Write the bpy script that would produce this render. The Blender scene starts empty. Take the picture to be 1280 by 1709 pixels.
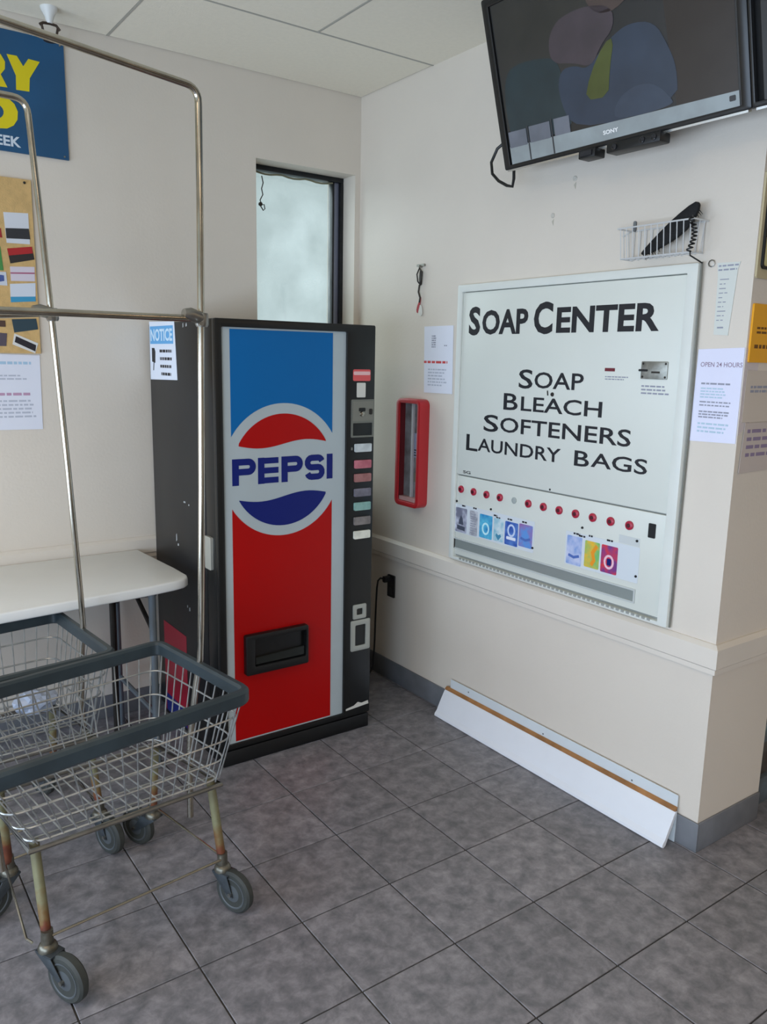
import bpy, bmesh, math, random
from mathutils import Vector as V, Matrix
random.seed(7)
SC = bpy.context.scene
COL = SC.collection
# ------------------------------------------------------------------ camera
cam_d = bpy.data.cameras.new('camera'); cam = bpy.data.objects.new('camera', cam_d); COL.objects.link(cam)
CP = V((-2.226097, -3.356417, 1.564154)); CR = V((0.815572, -0.578325, 0.019550)); CU = V((0.092951, 0.164280, 0.982025)); CF = V((0.571141, 0.799095, -0.187738))
mw = Matrix.Identity(4)
for r in range(3):
    mw[r][0] = CR[r]; mw[r][1] = CU[r]; mw[r][2] = -CF[r]; mw[r][3] = CP[r]
cam.matrix_world = mw
cam_d.sensor_fit = 'HORIZONTAL'; cam_d.sensor_width = 36; cam_d.lens = 37.5799
cam_d.clip_start = .02
SC.camera = cam
# ------------------------------------------------------------------ world, lights, exposure
SC.view_settings.view_transform = 'Standard'; SC.view_settings.look = 'None'
SC.view_settings.gamma = 1; SC.view_settings.use_curve_mapping = False
SC.view_settings.exposure = 0.0
wd = bpy.data.worlds.new('world'); SC.world = wd; wd.use_nodes = True
bg = wd.node_tree.nodes['Background']; bg.inputs[0].default_value = (.59, .69, .72, 1); bg.inputs[1].default_value = .90
def area(name, loc, direction, sx, sy, power, col):
    l = bpy.data.lights.new(name, 'AREA'); l.shape = 'RECTANGLE'; l.size = sx; l.size_y = sy; l.energy = power; l.color = col
    o = bpy.data.objects.new(name, l); COL.objects.link(o); o.location = loc
    o.rotation_euler = V(direction).to_track_quat('-Z', 'Y').to_euler(); return o
DAY = (.61, .77, 1.0); WARM = (1.0, .70, .42)
for yy, pw in ((-.95, 40), (-2.55, 36), (-4.4, 92)):
    area('storefront_daylight', (-4.22, yy, 1.0), (1, 0, 0), 1.6, 1.2, pw, DAY)
area('fluorescent_light', (-2.9, -2.2, 2.70), (0, 0, -1), 1.2, .6, 16, WARM)
area('fluorescent_light', (-2.0, -5.2, 2.70), (0, 0, -1), 1.2, .6, 18, WARM)
area('fluorescent_light', (1.4, -4.6, 2.70), (0, 0, -1), 1.2, .6, 18, WARM)
sd = bpy.data.lights.new('soft_sun', 'SUN'); sd.energy = 2.6; sd.angle = math.radians(50); sd.color = (.86, .94, 1.0)
so_ = bpy.data.objects.new('soft_sun', sd); COL.objects.link(so_); so_.rotation_euler = V((.45, -.75, -.45)).to_track_quat('-Z', 'Y').to_euler()
# ------------------------------------------------------------------ materials
MATS = {}
def lin(c): return tuple(((v / 255) / 12.92 if v <= 10 else (((v / 255) + .055) / 1.055) ** 2.4) for v in c) + (1,)
def mat(name, rgb, rough=.5, metal=0, var=0, vscale=8, bump=0, bscale=60, coat=0, rgb2=None, emit=0, detail=4):
    if name in MATS: return MATS[name]
    m = bpy.data.materials.new(name); m.use_nodes = True; nt = m.node_tree; b = nt.nodes['Principled BSDF']
    b.inputs['Base Color'].default_value = lin(rgb); b.inputs['Roughness'].default_value = rough; b.inputs['Metallic'].default_value = metal
    if coat: b.inputs['Coat Weight'].default_value = coat; b.inputs['Coat Roughness'].default_value = .08
    tc = nt.nodes.new('ShaderNodeTexCoord')
    if var or rgb2:
        n = nt.nodes.new('ShaderNodeTexNoise'); n.inputs['Scale'].default_value = vscale; n.inputs['Detail'].default_value = detail
        nt.links.new(tc.outputs['Object'], n.inputs['Vector'])
        cr = nt.nodes.new('ShaderNodeValToRGB'); cr.color_ramp.elements[0].position = .35; cr.color_ramp.elements[1].position = .65
        c = lin(rgb); d = lin(rgb2) if rgb2 else tuple(min(1, v * (1 + var)) for v in c[:3]) + (1,)
        if not rgb2: c = tuple(v * (1 - var) for v in c[:3]) + (1,)
        cr.color_ramp.elements[0].color = c; cr.color_ramp.elements[1].color = d
        nt.links.new(n.outputs['Fac'], cr.inputs['Fac']); nt.links.new(cr.outputs['Color'], b.inputs['Base Color'])
    if bump:
        n2 = nt.nodes.new('ShaderNodeTexNoise'); n2.inputs['Scale'].default_value = bscale; nt.links.new(tc.outputs['Object'], n2.inputs['Vector'])
        bp = nt.nodes.new('ShaderNodeBump'); bp.inputs['Strength'].default_value = bump; bp.inputs['Distance'].default_value = .004
        nt.links.new(n2.outputs['Fac'], bp.inputs['Height']); nt.links.new(bp.outputs['Normal'], b.inputs['Normal'])
    if emit: b.inputs['Emission Color'].default_value = lin(rgb); b.inputs['Emission Strength'].default_value = emit
    MATS[name] = m; return m
WALL = mat('painted_wall', (220, 210, 196), .62, var=.02, vscale=2.2, bump=.12, bscale=90)
TRIM = mat('painted_trim', (224, 215, 202), .42, var=.02, vscale=4)
CEIL = mat('ceiling_tile', (240, 232, 214), .85, var=.015, vscale=60, bump=.12, bscale=180)
CEILG = mat('ceiling_joint', (165, 160, 150), .8)
BASEB = mat('vinyl_baseboard', (112, 114, 118), .45, var=.12, vscale=10)
GROUT = mat('floor_grout', (62, 60, 58), .8, var=.15, vscale=20)
def tile_mat(name, tint):
    m = bpy.data.materials.new(name); m.use_nodes = True; nt = m.node_tree; b = nt.nodes['Principled BSDF']
    tc = nt.nodes.new('ShaderNodeTexCoord'); oi = nt.nodes.new('ShaderNodeObjectInfo')
    ad = nt.nodes.new('ShaderNodeVectorMath'); ad.operation = 'ADD'; sc = nt.nodes.new('ShaderNodeVectorMath'); sc.operation = 'SCALE'
    cx = nt.nodes.new('ShaderNodeCombineXYZ'); nt.links.new(oi.outputs['Random'], cx.inputs[0]); nt.links.new(oi.outputs['Random'], cx.inputs[1])
    nt.links.new(cx.outputs[0], sc.inputs[0]); sc.inputs['Scale'].default_value = 37
    nt.links.new(tc.outputs['Object'], ad.inputs[0]); nt.links.new(sc.outputs[0], ad.inputs[1])
    n = nt.nodes.new('ShaderNodeTexNoise'); n.inputs['Scale'].default_value = 19; n.inputs['Detail'].default_value = 9; n.inputs['Roughness'].default_value = .68
    n.inputs['Distortion'].default_value = .25
    nt.links.new(ad.outputs[0], n.inputs['Vector'])
    cr = nt.nodes.new('ShaderNodeValToRGB'); e = cr.color_ramp.elements
    e[0].position = .33; e[0].color = lin((99, 99, 102)); e[1].position = .68; e[1].color = lin((154, 150, 153))
    x = e.new(.5); x.color = lin((126, 123, 126))
    nt.links.new(n.outputs['Fac'], cr.inputs['Fac'])
    mx = nt.nodes.new('ShaderNodeHueSaturation'); mr = nt.nodes.new('ShaderNodeMapRange'); mr.inputs['To Min'].default_value = .90; mr.inputs['To Max'].default_value = 1.08
    nt.links.new(oi.outputs['Random'], mr.inputs['Value']); nt.links.new(mr.outputs[0], mx.inputs['Value']); nt.links.new(cr.outputs['Color'], mx.inputs['Color'])
    nt.links.new(mx.outputs['Color'], b.inputs['Base Color']); b.inputs['Roughness'].default_value = .42
    bp = nt.nodes.new('ShaderNodeBump'); bp.inputs['Strength'].default_value = .12; bp.inputs['Distance'].default_value = .003
    nt.links.new(n.outputs['Fac'], bp.inputs['Height']); nt.links.new(bp.outputs['Normal'], b.inputs['Normal'])
    return m
TILE = tile_mat('floor_tile_stone', 0)
BLACK = mat('black_enamel', (11, 13, 13), .35, var=.12, vscale=5)
BLACKP = mat('black_plastic', (12, 13, 14), .45)
CHAR = mat('charcoal_side_panel', (27, 27, 28), .42, var=.12, vscale=3)
PGREY = mat('pale_grey_plastic', (176, 186, 188), .35, coat=.3)
PBLUE = mat('sign_blue', (0, 100, 164), .38)
PRED = mat('sign_red', (172, 3, 3), .38)
PNAVY = mat('sign_navy', (18, 32, 108), .38)
for m_ in (PBLUE, PRED, PNAVY): m_.node_tree.nodes['Principled BSDF'].inputs['Specular IOR Level'].default_value = .25
CHROME = mat('chrome', (184, 178, 164), .16, 1, var=.12, vscale=15)
STEEL = mat('brushed_steel', (150, 148, 142), .38, 1, var=.12, vscale=20)
DULL = mat('aged_steel_wire', (176, 178, 176), .38, .7, var=.2, vscale=25)
VINYL = mat('grey_blue_vinyl', (46, 57, 62), .45, var=.14, vscale=14)
RUBBER = mat('grey_rubber', (92, 94, 92), .6, var=.12, vscale=20)
RUBD = mat('dark_rubber', (54, 56, 52), .65, var=.15, vscale=20)
CREAM = mat('cream_plastic', (216, 213, 203), .5)
WHITE = mat('white_enamel', (218, 220, 210), .38, var=.012, vscale=3)
PAPER = mat('white_paper', (228, 230, 240), .7, var=.015, vscale=4)
INK = mat('black_ink', (24, 24, 30), .5)
INKG = mat('grey_print', (150, 152, 165), .7)
INKL = mat('pale_print', (186, 190, 203), .7)
INKR = mat('red_print', (205, 70, 72), .6)
REDP = mat('red_plastic', (188, 34, 42), .4, coat=.2)
REDD = mat('red_button', (176, 30, 58), .4)
PLAST = mat('blow_moulded_white', (236, 237, 234), .48, var=.015, vscale=5, bump=.08, bscale=300)
LEGG = mat('grey_leg_paint', (112, 122, 130), .4, .3, var=.1)
DARKM = mat('dark_metal', (58, 54, 50), .45, .6, var=.2, vscale=15)
def rust_mat():
    m = bpy.data.materials.new('rusty_painted_leg'); m.use_nodes = True; nt = m.node_tree; b = nt.nodes['Principled BSDF']
    tc = nt.nodes.new('ShaderNodeTexCoord'); sp = nt.nodes.new('ShaderNodeSeparateXYZ'); nt.links.new(tc.outputs['Object'], sp.inputs[0])
    n = nt.nodes.new('ShaderNodeTexNoise'); n.inputs['Scale'].default_value = 22; n.inputs['Detail'].default_value = 6; nt.links.new(tc.outputs['Object'], n.inputs['Vector'])
    ma = nt.nodes.new('ShaderNodeMath'); ma.operation = 'MULTIPLY_ADD'; ma.inputs[1].default_value = .22; nt.links.new(n.outputs['Fac'], ma.inputs[0]); nt.links.new(sp.outputs[2], ma.inputs[2])
    cr = nt.nodes.new('ShaderNodeValToRGB'); e = cr.color_ramp.elements
    e[0].position = .26; e[0].color = lin((84, 46, 34)); e[1].position = .50; e[1].color = lin((106, 100, 76))
    for p, c in ((.30, (116, 62, 40)), (.335, (126, 100, 62)), (.39, (134, 131, 98))):
        x = e.new(p); x.color = lin(c)
    nt.links.new(ma.outputs[0], cr.inputs['Fac']); nt.links.new(cr.outputs[0], b.inputs['Base Color'])
    b.inputs['Roughness'].default_value = .55; b.inputs['Metallic'].default_value = .25
    return m
RUST = rust_mat()
# ------------------------------------------------------------------ mesh helpers
ORG = {}
class MB:
    def __init__(s): s.bm = bmesh.new()
    def quadbox(s, c8):
        v = [s.bm.verts.new(p) for p in c8]
        for f in ((0, 3, 2, 1), (4, 5, 6, 7), (0, 1, 5, 4), (1, 2, 6, 5), (2, 3, 7, 6), (3, 0, 4, 7)): s.bm.faces.new([v[i] for i in f])
        return s
    def box(s, x0, x1, y0, y1, z0, z1):
        return s.quadbox([(x0, y0, z0), (x1, y0, z0), (x1, y1, z0), (x0, y1, z0), (x0, y0, z1), (x1, y0, z1), (x1, y1, z1), (x0, y1, z1)])
    def tube(s, pts, r, n=8, closed=False, cap=True):
        P = [V(p) for p in pts]; m = len(P); rings = []; prev = None
        rr = r if isinstance(r, (list, tuple)) else [r] * m
        for i, p in enumerate(P):
            a = P[i - 1] if (i > 0 or closed) else p; b = P[(i + 1) % m] if (i < m - 1 or closed) else p
            t = (b - a).normalized()
            if prev is None:
                up = V((0, 0, 1)) if abs(t.z) < .9 else V((1, 0, 0)); x = t.cross(up).normalized()
            else: x = (prev - t * prev.dot(t)).normalized()
            prev = x; y = t.cross(x)
            rings.append([s.bm.verts.new(p + (x * math.cos(2 * math.pi * k / n) + y * math.sin(2 * math.pi * k / n)) * rr[i]) for k in range(n)])
        for i in range(m if closed else m - 1):
            A, B = rings[i], rings[(i + 1) % m]
            for k in range(n): s.bm.faces.new((A[k], A[(k + 1) % n], B[(k + 1) % n], B[k]))
        if cap and not closed:
            s.bm.faces.new(rings[0][::-1]); s.bm.faces.new(rings[-1])
        return s
    def lathe(s, c, axis, prof, n=20):
        c = V(c); t = V(axis).normalized(); up = V((0, 0, 1)) if abs(t.z) < .9 else V((1, 0, 0)); x = t.cross(up).normalized(); y = t.cross(x); rings = []
        for (r, h) in prof:
            rings.append([s.bm.verts.new(c + t * h + (x * math.cos(2 * math.pi * k / n) + y * math.sin(2 * math.pi * k / n)) * max(r, 1e-4)) for k in range(n)])
        for A, B in zip(rings, rings[1:]):
            for k in range(n): s.bm.faces.new((A[k], A[(k + 1) % n], B[(k + 1) % n], B[k]))
        s.bm.faces.new(rings[0][::-1]); s.bm.faces.new(rings[-1]); return s
    def prism(s, fr, pts, d0, d1):
        a = [s.bm.verts.new(fr(u, v, d0)) for u, v in pts]; b = [s.bm.verts.new(fr(u, v, d1)) for u, v in pts]; n = len(pts)
        s.bm.faces.new(a[::-1]); s.bm.faces.new(b)
        for i in range(n): s.bm.faces.new((a[i], a[(i + 1) % n], b[(i + 1) % n], b[i]))
        return s
    def fbox(s, fr, u0, u1, v0, v1, d0, d1): return s.prism(fr, [(u0, v0), (u1, v0), (u1, v1), (u0, v1)], d0, d1)
    def rbox(s, fr, u0, u1, v0, v1, d0, d1, r, n=4): return s.prism(fr, rrect(u0, u1, v0, v1, r, n), d0, d1)
    def ring(s, fr, outer, inner, d0, d1):
        n = len(outer); R4 = []
        for pts, d in ((outer, d0), (outer, d1), (inner, d1), (inner, d0)): R4.append([s.bm.verts.new(fr(u, v, d)) for u, v in pts])
        for j in range(4):
            A, B = R4[j], R4[(j + 1) % 4]
            for k in range(n): s.bm.faces.new((A[k], A[(k + 1) % n], B[(k + 1) % n], B[k]))
        return s
    def text(s, fr, body, u0, u1, v0, v1, d, bold=.0, spacing=1.0):
        cu = bpy.data.curves.new('t', 'FONT'); cu.body = body; cu.offset = bold; cu.space_character = spacing; cu.resolution_u = 3
        to = bpy.data.objects.new('t', cu); COL.objects.link(to); bpy.context.view_layer.update()
        me = bpy.data.meshes.new_from_object(to.evaluated_get(bpy.context.evaluated_depsgraph_get()))
        xs = [v.co.x for v in me.vertices]; ys = [v.co.y for v in me.vertices]; x0, x1, y0, y1 = min(xs), max(xs), min(ys), max(ys)
        vs = [s.bm.verts.new(fr(u0 + (v.co.x - x0) / (x1 - x0) * (u1 - u0), v0 + (v.co.y - y0) / (y1 - y0) * (v1 - v0), d)) for v in me.vertices]
        for p in me.polygons:
            try: s.bm.faces.new([vs[i] for i in p.vertices])
            except ValueError: pass
        bpy.data.objects.remove(to); bpy.data.meshes.remove(me); bpy.data.curves.remove(cu)
        return s
    def build(s, name, m, parent=None, bevel=0, smooth=True, seg=2, **kw):
        bm = s.bm; bmesh.ops.recalc_face_normals(bm, faces=bm.faces)
        if bevel:
            es = [e for e in bm.edges if len(e.link_faces) == 2 and e.calc_face_angle(0) > .6]
            bmesh.ops.bevel(bm, geom=es, offset=bevel, segments=seg, profile=.5, affect='EDGES', clamp_overlap=True)
        o_ = V((0, 0, 0)) if parent is None else ORG[parent.name]
        org = kw.pop('origin', None)
        if org is None: org = o_
        org = V(org)
        bmesh.ops.translate(bm, verts=bm.verts, vec=-org)
        me = bpy.data.meshes.new(name); bm.to_mesh(me); bm.free()
        if smooth:
            for p in me.polygons: p.use_smooth = True
            try: me.set_sharp_from_angle(angle=math.radians(35))
            except Exception: pass
        me.materials.append(m)
        o = bpy.data.objects.new(name, me); COL.objects.link(o)
        if parent is not None: o.parent = parent; o.location = org - ORG[parent.name]
        else: o.location = org
        ORG[o.name] = org
        for k, v in kw.items(): o[k] = v
        return o
def frame(O, u, v, n):
    O, u, v, n = V(O), V(u), V(v), V(n)
    return lambda a, b, d=0: O + u * a + v * b + n * d
def rrect(u0, u1, v0, v1, r, n=4):
    out = []
    for cx, cy, a0 in ((u1 - r, v0 + r, -90), (u1 - r, v1 - r, 0), (u0 + r, v1 - r, 90), (u0 + r, v0 + r, 180)):
        for k in range(n + 1):
            a = math.radians(a0 + 90 * k / n); out.append((cx + r * math.cos(a), cy + r * math.sin(a)))
    return out
def thing(name, loc, label, category, group=None):
    o = bpy.data.objects.new(name, None); COL.objects.link(o); o.location = loc; ORG[o.name] = V(loc); o.empty_display_size = .1
    o['label'] = label; o['category'] = category
    if group: o['group'] = group
    return o
FA = frame((0, 0, 0), (1, 0, 0), (0, 0, 1), (0, -1, 0))          # back wall: u = x
FB = frame((0, 0, 0), (0, -1, 0), (0, 0, 1), (-1, 0, 0))         # right wall: u = -y
YE = -2.033
FE = frame((0, YE, 0), (1, 0, 0), (0, 0, 1), (0, -1, 0))         # end face of the right wall
H = 2.757
# ------------------------------------------------------------------ room shell
fl = MB().box(-5.6, 4.1, -7.1, .3, -.08, -.004).build('floor', GROUT, kind='structure', smooth=False)
T = .3048; gx = -.3167; gy = -.6944
tm = None
for i in range(-12, 6):
    for j in range(-3, 12):
        x0 = gx + i * T; y1 = gy - j * T; y0 = y1 - T; x1 = x0 + T
        cx, cy = (x0 + x1) / 2, (y0 + y1) / 2
        if y0 > 0 or (x1 > .36 and y0 > -2) : continue
        if tm is None:
            h = T / 2 - .0022
            o = MB().box(cx - h, cx + h, cy - h, cy + h, -.008, 0).build('floor_tile', TILE, fl, bevel=.0012, seg=1, smooth=False, origin=(cx, cy, 0)); tm = o
        else:
            o = tm.copy(); COL.objects.link(o); o.location = V((cx, cy, random.uniform(-.0004, 0)))
w = MB()
wx0, wx1, wz0, wz1 = -.547, -.03, 1.0, 2.413
w.box(-5.6, wx0, 0, .25, 0, H + .05).box(wx1, .6, 0, .25, 0, H + .05).box(wx0, wx1, 0, .25, 0, wz0).box(wx0, wx1, 0, .25, wz1, H + .05)
w.build('wall_back', WALL, kind='structure', smooth=False)
MB().box(0, .36, YE, 0, 0, H + .05).build('wall_right', WALL, kind='structure', smooth=False)
w = MB().box(-4.4, -4.3, -7.1, 0, 0, .35).box(-4.4, -4.3, -7.1, 0, 2.45, H + .05)
for a, b in ((-.12, 0), (-1.85, -1.65), (-3.5, -3.4), (-7.1, -5.3)): w.box(-4.4, -4.3, a, b, .35, 2.45)
w.build('wall_left', WALL, kind='structure', smooth=False)
MB().box(-5.6, 4.1, -7.2, -7.1, 0, H + .05).build('wall_front', WALL, kind='structure', smooth=False)
MB().box(4.0, 4.1, -7.1, -1.9, 0, H + .05).build('wall_far_right', WALL, kind='structure', smooth=False)
MB().box(1.45, 4.1, -1.98, -1.85, 0, H + .05).box(.36, 1.45, -1.98, -1.85, 2.15, H + .05).build('wall_beside_door', WALL, kind='structure', smooth=False)
ce = MB().box(-5.6, 4.1, -7.1, .3, H + .006, H + .1).build('ceiling', CEILG, kind='structure', smooth=False)
def ctile(x0, x1, y0, y1):
    g = .004
    MB().box(x0 + g, x1 - g, y0 + g, y1 - g, H, H + .012).build('ceiling_tile', CEIL, ce, smooth=False, bevel=.002, seg=1, origin=((x0 + x1) / 2, (y0 + y1) / 2, H))
for k in range(-5, 1): ctile(-1.17 + 1.22 * k, -1.17 + 1.22 * k + (1.22 if k < 0 else 1.17), -.532, 0)
for r in range(5):
    for k in range(-4, 4): ctile(-.552 + 1.22 * k, -.552 + 1.22 * (k + 1), -.532 - 1.22 * (r + 1), -.532 - 1.22 * r)
gb = mat('ceiling_grid_bar', (176, 172, 162), .6)
MB().box(-5.5, 0, -.536, -.528, H - .0012, H + .002).build('grid_bar', gb, ce, smooth=False)
for k in range(-4, 0): MB().box(-1.174 + 1.22 * (k + 1), -1.166 + 1.22 * (k + 1), -.528, 0, H - .0012, H + .002).build('grid_bar', gb, ce, smooth=False)
for k in range(-4, 4): MB().box(-.556 + 1.22 * k, -.548 + 1.22 * k, -6.6, -.536, H - .0012, H + .002).build('grid_bar', gb, ce, smooth=False)
for r in range(1, 5): MB().box(-5.5, 4, -.536 - 1.22 * r, -.528 - 1.22 * r, H - .0013, H + .002).build('grid_bar', gb, ce, smooth=False)
# baseboards, chair rails
MB().box(-5.5, 0, -.008, 0, 0, .102).build('baseboard_back', BASEB, bevel=.003, kind='structure')
MB().box(-.008, 0, YE - .008, 0, 0, .102).build('baseboard_right', BASEB, bevel=.003, kind='structure')
MB().box(0, .358, YE - .008, YE, 0, .102).build('baseboard_end', BASEB, bevel=.003, kind='structure')
def rail(pts, z0, z1, name):
    # profile: bevelled top, flat face with stepped lower bead; swept along pts with outward normals
    prof = [(0, z1), (.006, z1), (.020, z1 - .012), (.020, z0 + .026), (.013, z0 + .020), (.013, z0 + .004), (.004, z0), (0, z0)]
    bm = MB(); rings = []
    for (p, n) in pts: rings.append([bm.bm.verts.new((p[0] + n[0] * a, p[1] + n[1] * a, b)) for a, b in prof])
    for A, B in zip(rings, rings[1:]):
        for k in range(len(prof)): bm.bm.faces.new((A[k], A[(k + 1) % len(prof)], B[(k + 1) % len(prof)], B[k]))
    bm.bm.faces.new(rings[0]); bm.bm.faces.new(rings[-1][::-1])
    return bm.build(name, TRIM, kind='structure')
rail([((-5.5, 0), (0, -1)), ((-.0, 0), (0, -1))], .695, .79, 'trim_1')
rail([((0, 0), (-1, 0)), ((0, YE), (-1, -1)), ((.358, YE), (0, -1))], .612, .712, 'trim_2')
# window
wf = MB(); yf = .10
wf.box(wx0, wx1, yf, yf + .05, wz1 - .022, wz1).box(wx0, wx1, yf, yf + .05, wz0, wz0 + .04).box(wx0, wx0 + .02, yf, yf + .05, wz0 + .04, wz1 - .022)
wf.box(wx1 - .018, wx1, yf, yf + .05, wz0 + .04, wz1 - .022).box(wx1 - .056, wx1 - .046, yf + .01, yf + .05, wz0 + .04, wz1 - .022)
win = wf.build('window_1', mat('dark_bronze_frame', (38, 40, 42), .35, .5, var=.15, vscale=30), bevel=.002, kind='structure')
MB().box(wx1 - .046, wx1 - .018, yf + .018, yf + .04, wz0 + .04, wz1 - .022).build('frame_stop', mat('grey_frame_stop', (128, 132, 150), .35, .4), win)
gm = bpy.data.materials.new('dusty_window_glass'); gm.use_nodes = True; nt = gm.node_tree
for n_ in list(nt.nodes): nt.nodes.remove(n_)
out = nt.nodes.new('ShaderNodeOutputMaterial'); mix = nt.nodes.new('ShaderNodeMixShader'); gl = nt.nodes.new('ShaderNodeBsdfTransparent'); tr = nt.nodes.new('ShaderNodeBsdfTranslucent')
gl.inputs[0].default_value = (.93, .97, .96, 1); tr.inputs[0].default_value = (.85, .9, .9, 1)
tc = nt.nodes.new('ShaderNodeTexCoord'); no = nt.nodes.new('ShaderNodeTexNoise'); no.inputs['Scale'].default_value = 6; no.inputs['Detail'].default_value = 7
mr = nt.nodes.new('ShaderNodeMapRange'); mr.inputs['From Min'].default_value = .35; mr.inputs['From Max'].default_value = .75; mr.inputs['To Min'].default_value = .02; mr.inputs['To Max'].default_value = .3
nt.links.new(tc.outputs['Object'], no.inputs['Vector']); nt.links.new(no.outputs['Fac'], mr.inputs['Value']); nt.links.new(mr.outputs[0], mix.inputs[0])
nt.links.new(gl.outputs[0], mix.inputs[1]); nt.links.new(tr.outputs[0], mix.inputs[2])
gs = nt.nodes.new('ShaderNodeBsdfGlossy'); gs.inputs['Roughness'].default_value = .03; mx2 = nt.nodes.new('ShaderNodeMixShader'); mx2.inputs[0].default_value = .05
nt.links.new(mix.outputs[0], mx2.inputs[1]); nt.links.new(gs.outputs[0], mx2.inputs[2]); nt.links.new(mx2.outputs[0], out.inputs[0])
MB().box(wx0 + .02, wx1 - .056, yf + .028, yf + .034, wz0 + .04, wz1 - .022).build('window_pane', gm, win)
# sagging sealant cord along the window head and its dangling end
sl = MB(); pts = []
for k in range(15):
    t = k / 14; pts.append((wx0 + .03 + t * .42, yf - .006, wz1 - .030 - .010 * abs(math.sin(t * math.pi * 3))))
sl.tube(pts, .004, 6)
sl.build('loose_sealant', mat('sealant', (120, 118, 96), .7), win)
cd = MB(); x0 = wx0 + .060
cd.tube([(x0 + .012, yf - .012, wz1 - .05), (x0 + .018, yf - .014, wz1 - .08), (x0 + .010, yf - .014, wz1 - .105), (x0 + .016, yf - .014, wz1 - .13), (x0 + .002, yf - .014, wz1 - .155), (x0 + .010, yf - .014, wz1 - .175),
         (x0 + .022, yf - .014, wz1 - .172), (x0 + .026, yf - .014, wz1 - .19), (x0 + .018, yf - .014, wz1 - .198), (x0 + .004, yf - .014, wz1 - .18)], .0025, 6)
cd.lathe((x0 + .004, yf - .014, wz1 - .172), (0, 1, 0), [(.009, -.004), (.009, .004)], 10)
o = cd.build('window_cord', DARKM); o['label'] = 'thin tangled cord dangling at the top left corner of the window'; o['category'] = 'cord'
# glazed door past the wall end
dr = MB().box(.36, .378, -2.02, -1.94, 0, 2.15).box(1.42, 1.45, -2.02, -1.94, 0, 2.15).box(.378, 1.42, -2.02, -1.94, 2.08, 2.15).box(.38, .404, -2.01, -1.96, .02, 2.08).box(1.36, 1.42, -2.01, -1.96, .02, 2.08).box(.404, 1.36, -2.01, -1.96, .02, .12).box(.404, 1.36, -2.01, -1.96, .26, .285).box(.404, 1.36, -2.01, -1.96, 2.0, 2.08)
dr = dr.build('door_1', mat('weathered_door_metal', (112, 124, 130), .5, .4, rgb2=(84, 84, 82), vscale=9), bevel=.003, kind='structure')
MB().box(.404, 1.36, -1.99, -1.984, .285, 2.0).build('door_glass', gm, dr)
MB().box(.404, 1.36, -1.99, -1.975, .12, .26).build('kick_panel', mat('rusty_kick_panel', (88, 84, 80), .6, rgb2=(60, 48, 40), vscale=16), dr)

# ------------------------------------------------------------------ vending machine
mx0, mx1, my0, my1, mzt = -1.062, -.380, -.69, -.025, 1.693
vm = thing('vending_machine', (-.72, -.36, 0), 'black upright soda vending machine with red and blue front standing in the corner', 'vending machine')
FM = frame((0, my0, 0), (1, 0, 0), (0, 0, 1), (0, -1, 0))
FS = frame((mx0, 0, 0), (0, -1, 0), (0, 0, 1), (-1, 0, 0))
MB().box(mx0 + .004, mx1 - .004, my0 + .115, my1, .03, mzt - .004).build('cabinet', CHAR, vm, bevel=.006)
MB().box(mx0 + .02, mx1 - .02, my0 + .104, my0 + .12, .06, mzt - .02).build('door_gasket', BLACKP, vm)
door = MB(); door.box(mx0, mx1, my0 + .014, my0 + .104, .075, mzt).build('door', BLACK, vm, bevel=.008)
DOOR = bpy.data.objects['door']
MB().box(mx0 + .006, mx1 - .002, my0 - .004, my1 - .05, 0, .062).build('base_plinth', BLACKP, vm, bevel=.004, label='black kick plate at the bottom')
bz = MB().ring(FM, rrect(mx0, mx1, .068, mzt, .006, 2), rrect(-1.034, -.512, .088, 1.664, .004, 2), -.016, .006)
bz.build('door_frame', BLACK, vm, bevel=.002)
MB().fbox(FM, -1.034, -.512, .088, 1.664, -.016, -.004).build('front_panel', PGREY, vm)
cxl, czl, rl = -.786, 1.1435, .252
fu0, fu1 = -1.000, -.572
def arc(r, a0, a1, n=28): return [(cxl + r * math.cos(math.radians(a0 + (a1 - a0) * k / n)), czl + r * math.sin(math.radians(a0 + (a1 - a0) * k / n))) for k in range(n + 1)]
aw = math.degrees(math.acos(.214 / rl))
MB().prism(FM, [(fu1, 1.658), (fu0, 1.658)] + arc(rl, 180 - aw, aw), -.004, -.003).build('blue_field', PBLUE, vm, smooth=False, label='bright blue upper field of the front')
MB().prism(FM, [(fu0, .094), (fu1, .094)] + arc(rl, -aw, -180 + aw), -.004, -.003).build('red_field', PRED, vm, smooth=False, label='red lower field of the front')
ri = .213
def wave(x, zc): return zc + .0135 * math.sin((x - cxl) / .185 * math.pi * .95)
top = arc(ri, 30.5, 149.5); top = top + [(cxl - .185 + .37 * k / 20, wave(cxl - .185 + .37 * k / 20, 1.2435)) for k in range(21)]
MB().prism(FM, top, -.004, -.0028).build('emblem_cap', PRED, vm, smooth=False, label='red wave-edged cap of the round emblem')
bot = arc(ri, -150.5, -29.5); bot = bot + [(cxl + .185 - .37 * k / 20, wave(cxl + .185 - .37 * k / 20, 1.0435)) for k in range(21)]
MB().prism(FM, bot, -.004, -.0028).build('emblem_bowl', PNAVY, vm, smooth=False, label='navy wave-edged bowl of the round emblem')
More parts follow.
